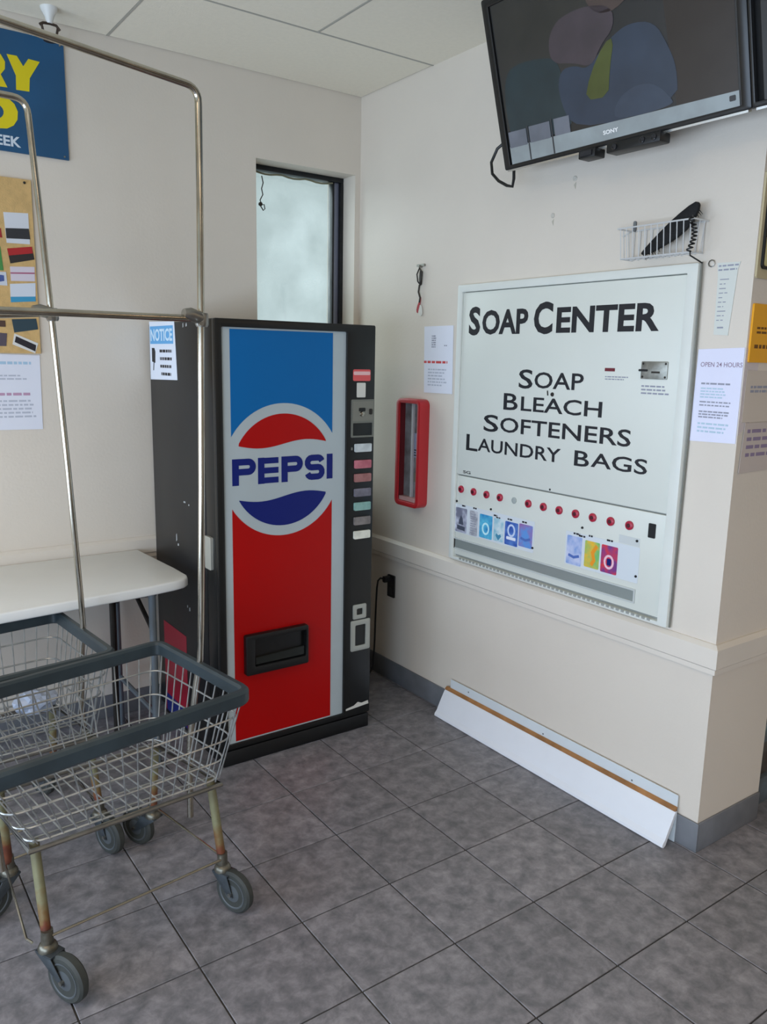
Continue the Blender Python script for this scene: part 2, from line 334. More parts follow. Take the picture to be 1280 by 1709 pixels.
# heavy lettering drawn as strokes
def stroke(mb, fr, pts, w, d0, d1):
    n = len(pts); L = []; R = []
    for i, p in enumerate(pts):
        a = pts[max(i - 1, 0)]; b = pts[min(i + 1, n - 1)]
        if 0 < i < n - 1:
            d_1 = V((p[0] - a[0], p[1] - a[1])).normalized(); d_2 = V((b[0] - p[0], b[1] - p[1])).normalized(); t = (d_1 + d_2).normalized(); k = 1 / max(.5, t.dot(d_1))
        else: t = V((b[0] - a[0], b[1] - a[1])).normalized(); k = 1
        nx, ny = -t.y, t.x; L.append((p[0] + nx * w / 2 * k, p[1] + ny * w / 2 * k)); R.append((p[0] - nx * w / 2 * k, p[1] - ny * w / 2 * k))
    mb.prism(fr, L + R[::-1], d0, d1)
lt = MB(); lz0, lz1 = 1.097, 1.195; sw = .026; sh = .024
def P_(x0, x1):
    stroke(lt, FM, [(x0 + sw / 2, lz0), (x0 + sw / 2, lz1)], sw, -.004, -.0026)
    r = (lz1 - lz0) * .62 / 2 - sh / 2; cy = lz1 - sh / 2 - r; cx = x1 - sh / 2 - r
    stroke(lt, FM, [(x0 + sw * .6, cy + r), (cx, cy + r)] + [(cx + r * math.cos(math.radians(90 - 15 * k)), cy + r * math.sin(math.radians(90 - 15 * k))) for k in range(1, 12)] + [(cx, cy - r), (x0 + sw * .6, cy - r)], sh, -.004, -.0027)
def E_(x0, x1):
    stroke(lt, FM, [(x0 + sw / 2, lz0), (x0 + sw / 2, lz1)], sw, -.004, -.0026)
    for z in (lz0 + sh / 2, (lz0 + lz1) / 2, lz1 - sh / 2): stroke(lt, FM, [(x0 + sw * .6, z), (x1, z)], sh * .92, -.004, -.0027)
def S_(x0, x1):
    r = ((lz1 - lz0) - sh) / 4; zt = lz1 - sh / 2 - r; zb = lz0 + sh / 2 + r; xl = x0 + sh / 2 + r; xr = x1 - sh / 2 - r
    p = [(xr + r * math.cos(math.radians(a)), zt + r * math.sin(math.radians(a))) for a in (15, 40, 65, 90)] + [(xl + r * math.cos(math.radians(a)), zt + r * math.sin(math.radians(a))) for a in (90, 115, 140, 165, 195, 220, 245, 270)]
    p += [(xr + r * math.cos(math.radians(a)), zb + r * math.sin(math.radians(a))) for a in (90, 65, 40, 15, -15, -40, -65, -90)] + [(xl + r * math.cos(math.radians(a)), zb + r * math.sin(math.radians(a))) for a in (-90, -115, -140, -165)]
    stroke(lt, FM, p, sh, -.004, -.0026)
P_(-.998, -.903); E_(-.894, -.809); P_(-.796, -.704); S_(-.695, -.606); stroke(lt, FM, [(-.583, lz0), (-.583, lz1)], sw, -.004, -.0026)
lt.build('brand_lettering', PNAVY, vm, smooth=False, label='bold navy lettering across the round emblem')
# dispensing chute
ch = MB().prism(FM, [(-.962, .362), (-.690, .362), (-.690, .520), (-.962, .520)], -.004, .002)
ch = MB().ring(FM, rrect(-.962, -.690, .360, .520, .006, 2), rrect(-.925, -.700, .392, .500, .004, 2), -.006, .022).build('dispensing_chute', BLACKP, vm, bevel=.003)
MB().fbox(FM, -.93, -.695, .388, .503, -.0038, -.002).build('chute_back', mat('chute_black', (10, 11, 12), .3), vm)
MB().prism(frame((0, my0, 0), (1, 0, 0), (0, 0, 1), (0, -1, 0)), [(-.918, .396), (-.704, .396), (-.704, .430), (-.918, .422)], -.001, .010).build('chute_flap', mat('smoked_flap', (40, 44, 42), .18, .2), vm)
# selection column
zr = [1.213, 1.147, 1.092, 1.032, .975, .915, .857]
bc = [(186, 192, 192), (176, 92, 104), (150, 96, 92), (104, 100, 110), (120, 160, 150), (112, 104, 100), (214, 212, 196)]
bl = ['pale grey selection button', 'pink selection button', 'faded red selection button', 'dark grey selection button', 'green selection button', 'brown selection button', 'cream selection button']
for z, c, l in zip(zr, bc, bl):
    MB().rbox(FM, -.474, -.395, z - .0165, z + .0165, .004, .014, .004, 2).build('selection_button', mat('button_%02x%02x%02x' % c, c, .35, rgb2=tuple(min(255, v + 26) for v in c), vscale=30), vm, label=l)
MB().fbox(FM, -.490, -.483, 1.205, 1.216, .004, .008).build('indicator_lamp', STEEL, vm)
cp = MB().ring(FM, rrect(-.492, -.383, 1.255, 1.405, .003, 1), rrect(-.484, -.391, 1.262, 1.312, .002, 1), .004, .010)
cp = cp.build('coin_panel', mat('coin_panel_grey', (128, 128, 120), .4, .6), vm)
MB().fbox(FM, -.484, -.391, 1.262, 1.312, .004, .0055).build('panel_recess', mat('recess_grey', (52, 56, 56), .5), cp)
MB().fbox(FM, -.486, -.389, 1.320, 1.398, .0095, .0115).build('panel_plate', mat('plate_grey', (138, 136, 126), .4, .5), cp)
MB().rbox(FM, -.458, -.428, 1.358, 1.372, .0115, .0135, .003, 2).build('coin_slot', BLACKP, cp)
MB().lathe(FM(-.443, 1.348, .0115), (0, -1, 0), [(.011, 0), (.009, .006), (.002, .008)], 14).build('coin_button', CHROME, cp)
MB().rbox(FM, -.408, -.396, 1.345, 1.368, .0115, .0165, .004, 2).build('return_lever', DARKM, cp)
MB().rbox(FM, -.484, -.402, 1.477, 1.522, .0055, .0075, .006, 3).build('price_sticker', mat('pink_sticker', (224, 92, 92), .5), vm, label='red and pink sticker')
MB().rbox(FM, -.482, -.404, 1.500, 1.514, .0075, .0079, .004, 2).build('sticker_band', mat('sticker_pale', (236, 190, 188), .5), vm)
MB().rbox(FM, -.466, -.425, 1.413, 1.470, .0055, .008, .003, 2).build('white_label', CREAM, vm, label='small white label')
for (a, b, c, d, q) in ((-.472, -.406, .497, .560, .018), (-.482, -.386, .358, .492, .022)):
    k = MB().ring(FM, rrect(a, b, c, d, .006, 2), rrect(a + q, b - q, c + q, d - q, .004, 2), .004, .011).build('coin_return' if q == .022 else 'key_plate', mat('return_frame', (176, 178, 170), .4, .4), vm, bevel=.001)
    MB().fbox(FM, a + q, b - q, c + q, d - q, .0045, .0055).build('return_opening', BLACKP, k)
MB().prism(FM, [(-.50, .098), (-.385, .106), (-.388, .121), (-.42, .117), (-.44, .125), (-.46, .113), (-.50, .106)], .0055, .0068).build('chipped_paint', CREAM, vm, label='pale chipped paint at the foot of the door')
# side details
MB().rbox(FS, .594, .650, .78, .905, -.004, .010, .006, 2).build('door_latch', mat('latch_metal', (196, 196, 186), .35, .5), vm, label='silver latch on the door edge')
MB().fbox(FS, .095, .350, .02, .43, -.004, -.0032).build('side_decal', mat('side_decal_red', (170, 22, 50), .4), vm, label='red printed panel low on the side')
MB().fbox(FS, .105, .340, .02, .10, -.0032, -.0028).build('decal_band', mat('side_decal_blue', (24, 40, 120), .4), vm)
sc = MB()
for u, v, a, b in ((.40, 1.665, .008, .018), (.43, 1.668, .012, .014), (.36, .99, .022, .008), (.41, .985, .010, .008), (.27, .815, .010, .035), (.285, .80, .014, .012), (.37, .56, .008, .012), (.39, .55, .012, .018)):
    sc.prism(FS, [(u, v), (u + a, v + b * .2), (u + a * .8, v + b), (u + a * .1, v + b * .8)], -.004, -.0033)
sc.build('scuff_marks', mat('scuff', (170, 172, 172), .7), vm, smooth=False, kind='stuff')

# ------------------------------------------------------------------ wall mounted soap vending cabinet
so = thing('soap_vending_cabinet', (0, -1.317, .722), 'white soap vending cabinet with black lettering set in the right wall', 'soap dispenser')
U0, U1, Z0, Z1 = .768, 1.868, .722, 1.865
WEDGE = mat('white_frame', (222, 224, 216), .4, var=.02)
MB().ring(FB, rrect(U0, U1, Z0, Z1, .003, 1), rrect(U0 + .026, U1 - .036, Z0 + .012, Z1 - .028, .002, 1), -.02, .024).build('outer_frame', WEDGE, so, bevel=.003)
MB().fbox(FB, U0 + .02, U1 - .03, Z0 + .01, Z1 - .02, -.02, .004).build('back_plate', mat('back_plate_grey', (150, 152, 146), .6), so)  # plate in one even grey, darker than the frame and doors
a0, a1 = .797, 1.829
MB().rbox(FB, a0, a1, 1.093, 1.834, .004, .017, .004, 2).build('upper_door', WHITE, so, bevel=.0015)
MB().rbox(FB, a0, a1, .744, 1.087, .004, .014, .004, 2).build('lower_panel', WHITE, so, bevel=.0015)
D = .0176
def word(runs, name, **k):
    mb = MB()
    for (s_, u0, u1, v0, v1, bo) in runs: mb.text(FB, s_, u0, u1, v0, v1, D, bold=bo)
    return mb.build(name, INK, so, smooth=False, **k)
word([('S', .836, .904, 1.664, 1.777, .035), ('OAP', .916, 1.168, 1.666, 1.761, .032)], 'title_lettering')
word([('C', 1.197, 1.291, 1.664, 1.780, .035), ('ENTER', 1.309, 1.743, 1.668, 1.757, .032)], 'title_lettering')
word([('S', 1.135, 1.208, 1.464, 1.536, .012), ('OAP', 1.217, 1.452, 1.468, 1.528, .012)], 'text_line')
word([('B', 1.058, 1.136, 1.379, 1.443, .012), ('LEACH', 1.153, 1.541, 1.380, 1.435, .012)], 'text_line')
word([('S', .949, 1.035, 1.286, 1.354, .012), ('OFTENERS', 1.045, 1.669, 1.291, 1.349, .012)], 'text_line')
word([('L', .848, .918, 1.199, 1.266, .012), ('AUNDRY', .920, 1.367, 1.203, 1.255, .012)], 'text_line')
word([('B', 1.432, 1.500, 1.203, 1.258, .012), ('AGS', 1.508, 1.742, 1.207, 1.258, .012)], 'text_line')
mb = MB(); mb.text(FB, 'SG', .835, .882, 1.088 + .012, 1.098 + .014, D, bold=.02); mb.build('maker_mark', INK, so, smooth=False)
for k in range(12):
    u = .826 + .0785 * k; ps = (FB(u, 1.030, .014))
    if k == 4:
        MB().lathe(ps, (-1, 0, 0), [(.013, 0), (.013, .003), (.008, .004), (.008, .002)], 16).build('push_button', mat('button_hole', (170, 176, 172), .5), so, label='empty grey button socket')
    else:
        b_ = MB().lathe(ps, (-1, 0, 0), [(.0155, 0), (.0155, .006), (.011, .009)], 16).build('push_button', REDD, so)
        MB().lathe(FB(u, 1.030, .023), (-1, 0, 0), [(.0075, 0), (.007, .002)], 12).build('button_cap', mat('button_dark', (78, 22, 34), .4), b_)
MB().rbox(FB, 1.765, 1.792, 1.004, 1.052, .014, .017, .002, 1).build('key_slot', BLACKP, so)
# coin plate on the upper door
c_ = MB().rbox(FB, 1.690, 1.789, 1.517, 1.573, .017, .021, .003, 2).build('coin_plate', mat('coin_plate', (150, 150, 142), .4, .7, var=.2, vscale=40), so, bevel=.0008)
for (u, v) in ((1.697, 1.566), (1.782, 1.566), (1.697, 1.524), (1.782, 1.524)): MB().lathe(FB(u, v, .021), (-1, 0, 0), [(.004, 0), (.003, .0015)], 8).build('plate_screw', DARKM, c_)
MB().rbox(FB, 1.682, 1.716, 1.541, 1.548, .021, .0235, .002, 1).build('coin_slot', BLACKP, c_)
MB().fbox(FB, 1.730, 1.762, 1.536, 1.542, .021, .0215).build('engraving', DARKM, c_)
MB().fbox(FB, 1.541, 1.583, 1.538, 1.549, .0172, .018).build('red_label', mat('maroon_label', (110, 30, 42), .5), so, label='small maroon label')
sm = MB()
def lines(mb, fr, u0, u1, v0, v1, n, d, rnd=.3, th=.45, just='l', t=.0004):
    p = (v1 - v0) / n
    for k in range(n):
        L = (u1 - u0) * (1 - random.random() * rnd); v = v1 - (k + .5) * p; us = u0 if just == 'l' else (u0 + u1 - L) / 2; u = us
        while u < us + L - .002:
            w_ = min(random.uniform(.6, 2.2) * p, us + L - u); mb.fbox(fr, u, u + w_, v - p * th / 2, v + p * th / 2, d, d + t); u += w_ + p * .35
lines(sm, FB, 1.544, 1.652, 1.508, 1.524, 2, .0172); lines(sm, FB, 1.694, 1.808, 1.466, 1.500, 3, .0172)
sm.build('fine_print', INKG, so, smooth=False, kind='stuff')
# product pictures
def flat(fr, u0, u1, v0, v1, d, m, name, par, **k): return MB().rbox(fr, u0, u1, v0, v1, d, d + .0008, .004, 2).build(name, m, par, **k)
flat(FB, .790, 1.256, .842, .965, .0142, mat('clear_sleeve', (216, 222, 226), .25), 'product_sleeve', so)
flat(FB, 1.414, 1.738, .838, .962, .0142, MATS['clear_sleeve'], 'product_sleeve', so)
PC = [(.796, .868, .845, .950, (206, 208, 222), (120, 122, 140), 'pale picture with small dark printing'), (.886, .935, .845, .950, (212, 214, 218), (150, 150, 158), 'pale grey text card'),
      (.948, 1.024, .848, .946, (96, 190, 220), (40, 130, 190), 'turquoise detergent picture'), (1.034, 1.090, .850, .944, (110, 180, 200), (210, 226, 230), 'pale turquoise softener picture'),
      (1.098, 1.170, .848, .942, (34, 70, 160), (90, 130, 200), 'dark blue detergent picture'), (1.176, 1.248, .856, .946, (96, 150, 216), (150, 110, 170), 'blue and purple detergent picture'),
      (1.422, 1.492, .842, .948, (130, 160, 214), (200, 206, 232), 'pale blue dryer sheet picture'), (1.506, 1.572, .848, .944, (240, 186, 50), (120, 190, 110), 'yellow and green detergent picture'),
      (1.580, 1.650, .846, .944, (224, 56, 50), (120, 60, 130), 'red and purple detergent picture')]
for n_, (u0, u1, v0, v1, c1, c2, l) in enumerate(PC):
    p_ = flat(FB, u0, u1, v0, v1, .015, mat('picture_%d' % n_, c1, .4, rgb2=c2, vscale=26), 'product_picture', so, label=l)
    um = (u0 + u1) / 2
    if n_ == 0:
        MB().prism(FB, [(u0 + .012, v0 + .012), (u1 - .01, v0 + .008), (u1 - .01, v0 + .026), (u0 + .012, v0 + .03)], .0158, .0162).prism(FB, [(um - .014, v0 + .034), (um + .016, v0 + .034), (um + .010, v0 + .06), (um, v0 + .074), (um - .012, v0 + .052)], .0158, .0162).build('picture_print', mat('slate_print', (70, 76, 92), .6), p_, smooth=False)
    elif n_ == 1:
        q_ = MB(); lines(q_, FB, u0 + .006, u1 - .004, v0 + .006, v1 - .01, 9, .0158); q_.build('picture_print', INKG, p_, smooth=False, kind='stuff')
    elif n_ in (2, 8, 4):
        cc = {2: (200, 240, 246), 8: (240, 200, 210), 4: (200, 214, 240)}[n_]
        vc = v0 + (.04 if n_ != 4 else .06)
        MB().ring(FB, [(um + .022 * math.cos(t_ * .4488), vc + .026 * math.sin(t_ * .4488)) for t_ in range(14)], [(um + .014 * math.cos(t_ * .4488), vc + .018 * math.sin(t_ * .4488)) for t_ in range(14)], .0158, .0162).build('picture_print', mat('pale_ring_%d' % n_, cc, .5), p_, smooth=False)
        if n_ == 8: MB().rbox(FB, um - .008, um + .010, vc - .012, vc + .012, .0158, .0163, .003, 2).build('picture_print', PNAVY, p_, smooth=False)
        if n_ == 4: MB().rbox(FB, u0 + .01, u1 - .01, v0 + .022, v0 + .034, .0158, .0163, .003, 2).build('picture_print', PAPER, p_, smooth=False)
    elif n_ == 3:
        MB().prism(FB, [(um, v0 + .004), (um + .016, v0 + .022), (um + .012, v0 + .032), (um, v0 + .026), (um - .012, v0 + .032), (um - .016, v0 + .022)], .0158, .0162).build('picture_print', mat('heart_blue', (70, 140, 170), .5), p_, smooth=False)
    elif n_ == 7:
        stroke_ = MB(); stroke(stroke_, FB, [(u1 - .012, v1 - .012), (u1 - .030, v1 - .040), (u1 - .022, v0 + .030), (u1 - .034, v0 + .010)], .014, .0158, .0162); stroke_.build('picture_print', mat('orange_print', (238, 150, 30), .5), p_, smooth=False)
    else:
        stroke_ = MB(); stroke(stroke_, FB, [(u0 + .010, v0 + .034), (um, v0 + .028), (u1 - .010, v0 + .036)], .010, .0158, .0162); stroke_.build('picture_print', mat('deep_blue_print', (80, 110, 180), .5), p_, smooth=False)
sm = MB()
for (u, v) in ((.835, .965), (.905, .966), (1.03, .957), (1.045, .950), (1.11, .955), (1.19, .958), (1.45, .962), (1.475, .958), (1.52, .966), (1.60, .966)): lines(sm, FB, u, u + .03, v - .008, v, 1, .0152, th=.8)
sm.build('price_captions', INK, so, smooth=False, kind='stuff')
for (u, v) in ((.800, .975), (1.012, .974), (1.252, .862), (1.488, .985), (1.724, .983), (1.730, .862), (1.325, 1.082 + .018)): MB().lathe(FB(u, v, .0142), (-1, 0, 0), [(.005, 0), (.004, .004)], 8).build('screw', BLACKP, so)
MB().fbox(FB, 1.650, 1.735, .964, .992, .0142, .0148).build('faint_card', mat('faint_card', (204, 208, 206), .5), so)
# delivery tray slot
tray = MB().ring(FB, [(.787, .768), (1.733, .768), (1.733, .817), (.787, .817)], [(.794, .774), (1.727, .774), (1.727, .811), (.794, .811)], .013, .018).build('delivery_tray', mat('tray_rim', (196, 200, 196), .4), so)
MB().fbox(FB, .793, 1.728, .773, .812, .0141, .0150).build('tray_flap', mat('tray_flap', (154, 162, 158), .35, .3), tray)
MB().fbox(FB, .789, .798, .770, .812, .015, .0185).build('tray_stop', DARKM, tray)
hp = MB()
for k in range(46): hp.fbox(FB, .84 + k * .0212, .8515 + k * .0212, .729, .737, .0235, .0262)
hp.build('piano_hinge', mat('hinge_grey', (168, 170, 164), .5, .3), so, smooth=False, kind='stuff')
MB().tube([FB(1.872, 1.868, .012), FB(1.875, 1.4, .004), FB(1.872, 1.0, .006), FB(1.870, .722, .008)], .0035, 6).build('edge_seam', mat('old_sealant', (120, 118, 108), .8), so, label='dirty sealant bead along the right edge')
mb = MB(); stroke(mb, FB, [(1.285, 1.462), (1.288, 1.444)], .006, D, D + .0004); mb.lathe(FB(1.31, 1.449, D), (-1, 0, 0), [(.008, 0), (.007, .003)], 10); mb.build('door_lock', DARKM, so)

# ------------------------------------------------------------------ red cabinet
fc = thing('fire_extinguisher_cabinet', (0, -.49, .905), 'shallow red rounded fire cabinet with clear front on the wall behind the vending machine', 'cabinet')
MB().ring(FB, rrect(.402, .579, .905, 1.392, .028, 5), rrect(.428, .558, .928, 1.372, .010, 5), 0, .056).build('red_housing', REDP, fc, bevel=.004)
MB().fbox(FB, .425, .560, .925, 1.375, 0, .024).build('back_panel', mat('cabinet_grey_back', (150, 150, 150), .35, rgb2=(104, 100, 98), vscale=14), fc)
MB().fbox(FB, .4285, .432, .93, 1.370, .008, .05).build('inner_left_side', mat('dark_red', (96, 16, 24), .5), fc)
MB().fbox(FB, .492, .502, .93, 1.370, .024, .034).build('divider_strip', mat('clear_edge', (190, 190, 190), .3), fc)
MB().rbox(FB, .506, .545, 1.13, 1.24, .024, .027, .002, 1).build('instruction_label', mat('label_blue_grey', (150, 154, 176), .5), fc)
sm = MB(); lines(sm, FB, .508, .543, 1.135, 1.17, 3, .0272); sm.build('label_text', INK, fc, smooth=False, kind='stuff')
MB().rbox(FB, .51, .54, 1.02, 1.06, .024, .027, .002, 1).build('small_label', mat('olive_label', (120, 116, 100), .5), fc)
MB().fbox(FB, .43, .556, .930, .948, .006, .05).build('bottom_ledge', mat('pale_pink_ledge', (196, 150, 146), .5), fc)

# ------------------------------------------------------------------ papers
def sheet(name, fr, pts, d, label, cat, mat_=None, curl=0, group=None):
    o = MB().prism(fr, pts, d, d + .0012).build(name, mat_ or PAPER, smooth=False)
    o['label'] = label; o['category'] = cat
    if group: o['group'] = group
    return o
p1 = sheet('notice_sheet', FB, [(.535, 1.422), (.728, 1.423), (.721, 1.708), (.525, 1.707)], .001, 'white notice with red line taped between the red cabinet and the soap cabinet', 'paper')
q_ = MB(); lines(q_, FB, .58, .61, 1.615, 1.67, 6, .0023, rnd=.1, th=.6); lines(q_, FB, .665, .685, 1.62, 1.63, 1, .0023); q_.build('printed_stamp', INKG, p1, smooth=False, kind='stuff')
q_ = MB(); lines(q_, FB, .53, .69, 1.545, 1.565, 1, .0023, th=.5, rnd=0); q_.build('red_line', INKR, p1, smooth=False, kind='stuff', label='red printed line')
q_ = MB(); lines(q_, FB, .56, .69, 1.45, 1.53, 6, .0023); q_.build('printed_lines', INKL, p1, smooth=False, kind='stuff')
p2 = MB().prism(FB, [(1.876, 1.333), (2.030, 1.337), (2.030, 1.617), (1.880, 1.612)], .001, .0022)
p2 = p2.build('hours_notice', mat('laminated_sheet', (226, 226, 244), .3), smooth=False); p2['label'] = 'white laminated opening hours notice wrapped round the wall corner'; p2['category'] = 'paper'
clr = bpy.data.materials.new('clear_laminate'); clr.use_nodes = True; b_ = clr.node_tree.nodes['Principled BSDF']; b_.inputs['Alpha'].default_value = .22; b_.inputs['Base Color'].default_value = lin((236, 226, 236)); b_.inputs['Roughness'].default_value = .15
MB().prism(FE, [(-.002, 1.36), (.055, 1.40), (.075, 1.615), (-.002, 1.615)], .001, .002).build('laminate_flap', clr, p2, smooth=False)
mb = MB(); mb.text(FB, 'OPEN 24 HOURS', 1.892, 2.028, 1.560, 1.574, .0026, bold=.01); mb.build('heading', mat('mauve_print', (150, 130, 150), .6), p2, smooth=False)
q_ = MB(); lines(q_, FB, 1.90, 2.00, 1.505, 1.515, 1, .0026, th=.5); lines(q_, FB, 1.90, 2.01, 1.44, 1.46, 2, .0026, th=.4); lines(q_, FB, 1.90, 2.01, 1.405, 1.43, 3, .0026, th=.5); q_.build('printed_lines', INKG, p2, smooth=False, kind='stuff')
q_ = MB(); lines(q_, FB, 1.90, 2.0, 1.465, 1.50, 4, .0026); lines(q_, FB, 1.90, 2.01, 1.36, 1.395, 3, .0026); q_.build('faint_lines', mat('pale_teal_print', (180, 204, 218), .7), p2, smooth=False, kind='stuff')
p3 = sheet('paper_strip', FB, [(1.925, 1.655), (1.972, 1.652), (1.984, 1.84), (1.990, 1.86), (1.916, 1.862), (1.922, 1.82)], .001, 'narrow faded paper strip taped above the opening hours notice', 'paper', mat('faded_paper', (214, 216, 208), .7))
q_ = MB(); lines(q_, FB, 1.922, 1.985, 1.835, 1.858, 2, .0024, th=.4, rnd=.1); lines(q_, FB, 1.935, 1.955, 1.67, 1.68, 1, .0024); lines(q_, FB, 1.93, 1.965, 1.69, 1.82, 10, .0024, th=.2, rnd=.5); q_.build('printed_lines', INKG, p3, smooth=False, kind='stuff')
# end face signs
fs = thing('framed_certificate', (.15, YE, 1.82), 'yellowed certificate in black frame high on the end of the wall', 'picture')
MB().rbox(FE, .004, .33, 1.812, 2.10, 0, .006, .004, 1).build('backing', mat('tan_backing', (190, 176, 140), .6), fs)
MB().ring(FE, rrect(.018, .315, 1.838, 2.085, .012, 3), rrect(.026, .307, 1.846, 2.077, .008, 3), .006, .012).build('black_border', BLACKP, fs)
MB().fbox(FE, .026, .307, 1.846, 2.077, .006, .008).build('certificate', mat('yellowed_paper', (206, 196, 140), .6), fs)
MB().fbox(FE, .03, .303, 1.925, 1.931, .008, .009).build('dividing_line', BLACKP, fs)
osn = thing('orange_sign', (.15, YE, 1.575), 'orange sign with dark text on the end of the wall', 'sign')
MB().rbox(FE, .010, .30, 1.575, 1.742, 0, .006, .003, 1).build('sign_board', mat('orange_sign', (238, 168, 24), .45), osn)
q_ = MB(); lines(q_, FE, .035, .25, 1.655, 1.68, 2, .0062, th=.5, rnd=.2); lines(q_, FE, .03, .25, 1.612, 1.63, 1, .0062, th=.6, rnd=.1); q_.build('printed_lines', mat('brown_print', (110, 70, 20), .6), osn, smooth=False, kind='stuff')
p4 = sheet('posted_sheet', FE, [(.012, 1.40), (.22, 1.40), (.22, 1.552), (.014, 1.552)], .001, 'beige printed sheet just below the orange sign', 'paper', mat('beige_sheet', (206, 194, 180), .7))
q_ = MB(); lines(q_, FE, .04, .2, 1.485, 1.51, 2, .0024, th=.6, rnd=.1); q_.build('printed_lines', INKG, p4, smooth=False, kind='stuff')
p5 = sheet('posted_sheet', FE, [(.020, 1.247), (.22, 1.252), (.22, 1.398), (.030, 1.398)], .0025, 'beige sheet with purple handwriting, lowest on the wall end', 'paper', mat('beige_sheet_low', (198, 186, 178), .7))
q_ = MB(); lines(q_, FE, .045, .2, 1.29, 1.385, 4, .0038, th=.45); q_.build('printed_lines', mat('purple_print', (140, 124, 150), .7), p5, smooth=False, kind='stuff')

# ------------------------------------------------------------------ notice on machine side
FSn = frame((mx0 + .004, 0, 0), (0, -1, 0), (0, 0, 1), (-1, 0, 0))
nn = MB().prism(FSn, [(.040, 1.462), (.335, 1.468), (.318, 1.690), (.042, 1.696)], .0006, .0022).build('notice_card', mat('card_white', (226, 232, 244), .4), smooth=False)
nn['label'] = 'white card with blue heading taped to the side of the vending machine'; nn['category'] = 'sign'
MB().fbox(FSn, .050, .305, 1.606, 1.676, .0022, .0028).build('blue_heading', mat('heading_blue', (92, 168, 222), .4), nn, smooth=False, label='light blue heading band')
mb = MB(); mb.text(FSn, 'NOTICE', .058, .298, 1.617, 1.665, .0032, bold=.03); mb.build('heading_text', mat('heading_text', (206, 230, 248), .5), nn, smooth=False)
MB().prism(FSn, [(.065, 1.535), (.10, 1.53), (.105, 1.575), (.095, 1.59), (.066, 1.59)], .0022, .003).prism(FSn, [(.075, 1.50), (.082, 1.50), (.09, 1.535), (.082, 1.535)], .0022, .003).build('pictogram', INK, nn, smooth=False)
q_ = MB()
for z in (1.585, 1.555, 1.525, 1.495): lines(q_, FSn, .15, .29, z - .014, z, 1, .0022, th=.8, rnd=.25, just='c')
q_.build('printed_lines', INK, nn, smooth=False, kind='stuff')

# ------------------------------------------------------------------ television
def tvset(name, yl, wid, hgt, label, screen=True, xb=-.16, zb=2.221, tilt=16, bw=.027):
    a = math.radians(tilt); P0 = V((xb, yl, zb)); up = V((-math.sin(a), 0, math.cos(a))); rt = V((0, -1, 0)); n = V((-math.cos(a), 0, -math.sin(a)))
    FT = frame(P0, rt, up, n)
    t = thing(name, (xb, yl - wid / 2, zb), label, 'television')
    MB().fbox(FT, 0, wid, 0, hgt, -.045, -.008).build('rear_shell', BLACKP, t, bevel=.01)
    MB().ring(FT, rrect(0, wid, 0, hgt, .006, 2), rrect(bw, wid - bw, .014, hgt - .026 * bw / .027, .002, 2), -.010, .006).build('bezel', mat('gloss_black_bezel', (24, 24, 25), .3), t, bevel=.002)
    MB().fbox(FT, .01, wid - .01, -.006, .001, -.012, .004).build('silver_trim', mat('silver_trim', (200, 202, 200), .25, .9), t, label='thin silver strip along the bottom edge')
    MB().fbox(FT, .03, wid - .03, .012, hgt - .02, -.010, -.001).build('screen', mat('screen_glass_' + name, (46, 46, 46) if screen else (88, 90, 84), .25, emit=.12), t)
    arm = MB().box(xb + .05, -.0, yl - wid * .55, yl - wid * .45, zb + .15, zb + .21)
    arm.build('wall_bracket', DARKM, t)
    return t, FT
tv, FT = tvset('television', -1.166, .912, .524, 'large black flat television tilted down above the soap cabinet')
tv2, FT2 = tvset('television', -2.080, .912, .524, 'second grey-screened television cut off by the right edge', screen=False, bw=.009)
tv2.children[0].name  # parts were named by the builder
def em(name, rgb, e): return mat(name, tuple(int(v * .94) for v in rgb), .28, emit=e, rgb2=tuple(int(v * 1.08) for v in rgb), vscale=9)
def scr(pts, rgb, lab, lay, e=.16):
    MB().prism(FT, pts, -.001 + lay * .0003, -.0008 + lay * .0003).build('screen_shape', em('screen_%d_%d_%d' % rgb, rgb, e), tv, smooth=False, label=lab)  # flat coloured shape laid on the screen glass, slightly emissive
def smooth_poly(p, it=2):
    for _ in range(it):
        q = []
        for i in range(len(p)):
            a, b = p[i], p[(i + 1) % len(p)]
            q += [(a[0] * .75 + b[0] * .25, a[1] * .75 + b[1] * .25), (a[0] * .25 + b[0] * .75, a[1] * .25 + b[1] * .75)]
        p = q
    return p
scr([(.034, .12), (.40, .10), (.50, .498), (.034, .498)], (52, 50, 48), 'dark olive area of the screen', 0)
scr([(.69, .055), (.876, .052), (.876, .498), (.66, .498)], (48, 42, 38), 'dark brown area of the screen', 1)
scr(smooth_poly([(.036, .20), (.060, .293), (.118, .308), (.207, .300), (.28, .282), (.30, .219), (.318, .121), (.31, .07), (.05, .07)]), (42, 54, 58), 'dark teal rounded shape', 2)
scr(smooth_poly([(.50, .285), (.56, .300), (.641, .280), (.678, .211), (.700, .152), (.695, .062), (.317, .060), (.272, .181), (.290, .245), (.350, .245), (.396, .221), (.46, .262)]), (50, 60, 74), 'slate blue rounded shape', 3)
scr(smooth_poly([(.48, .060), (.480, .097), (.517, .128), (.575, .140), (.632, .125), (.672, .085), (.685, .058)]), (58, 68, 82), 'lighter blue lower arc', 4)
scr(smooth_poly([(.344, .387), (.419, .385), (.506, .36), (.508, .304), (.455, .272), (.414, .223), (.348, .252), (.263, .270), (.255, .331), (.29, .375)]), (70, 62, 66), 'dusky pink shape', 5)
scr(smooth_poly([(.40, .45), (.47, .47), (.58, .44), (.60, .39), (.52, .34), (.43, .36)]), (74, 62, 58), 'warm pink shape near the top', 5)
scr(smooth_poly([(.467, .274), (.504, .280), (.478, .200), (.464, .131), (.376, .140), (.405, .205)], 1), (74, 80, 42), 'olive green shape', 6)
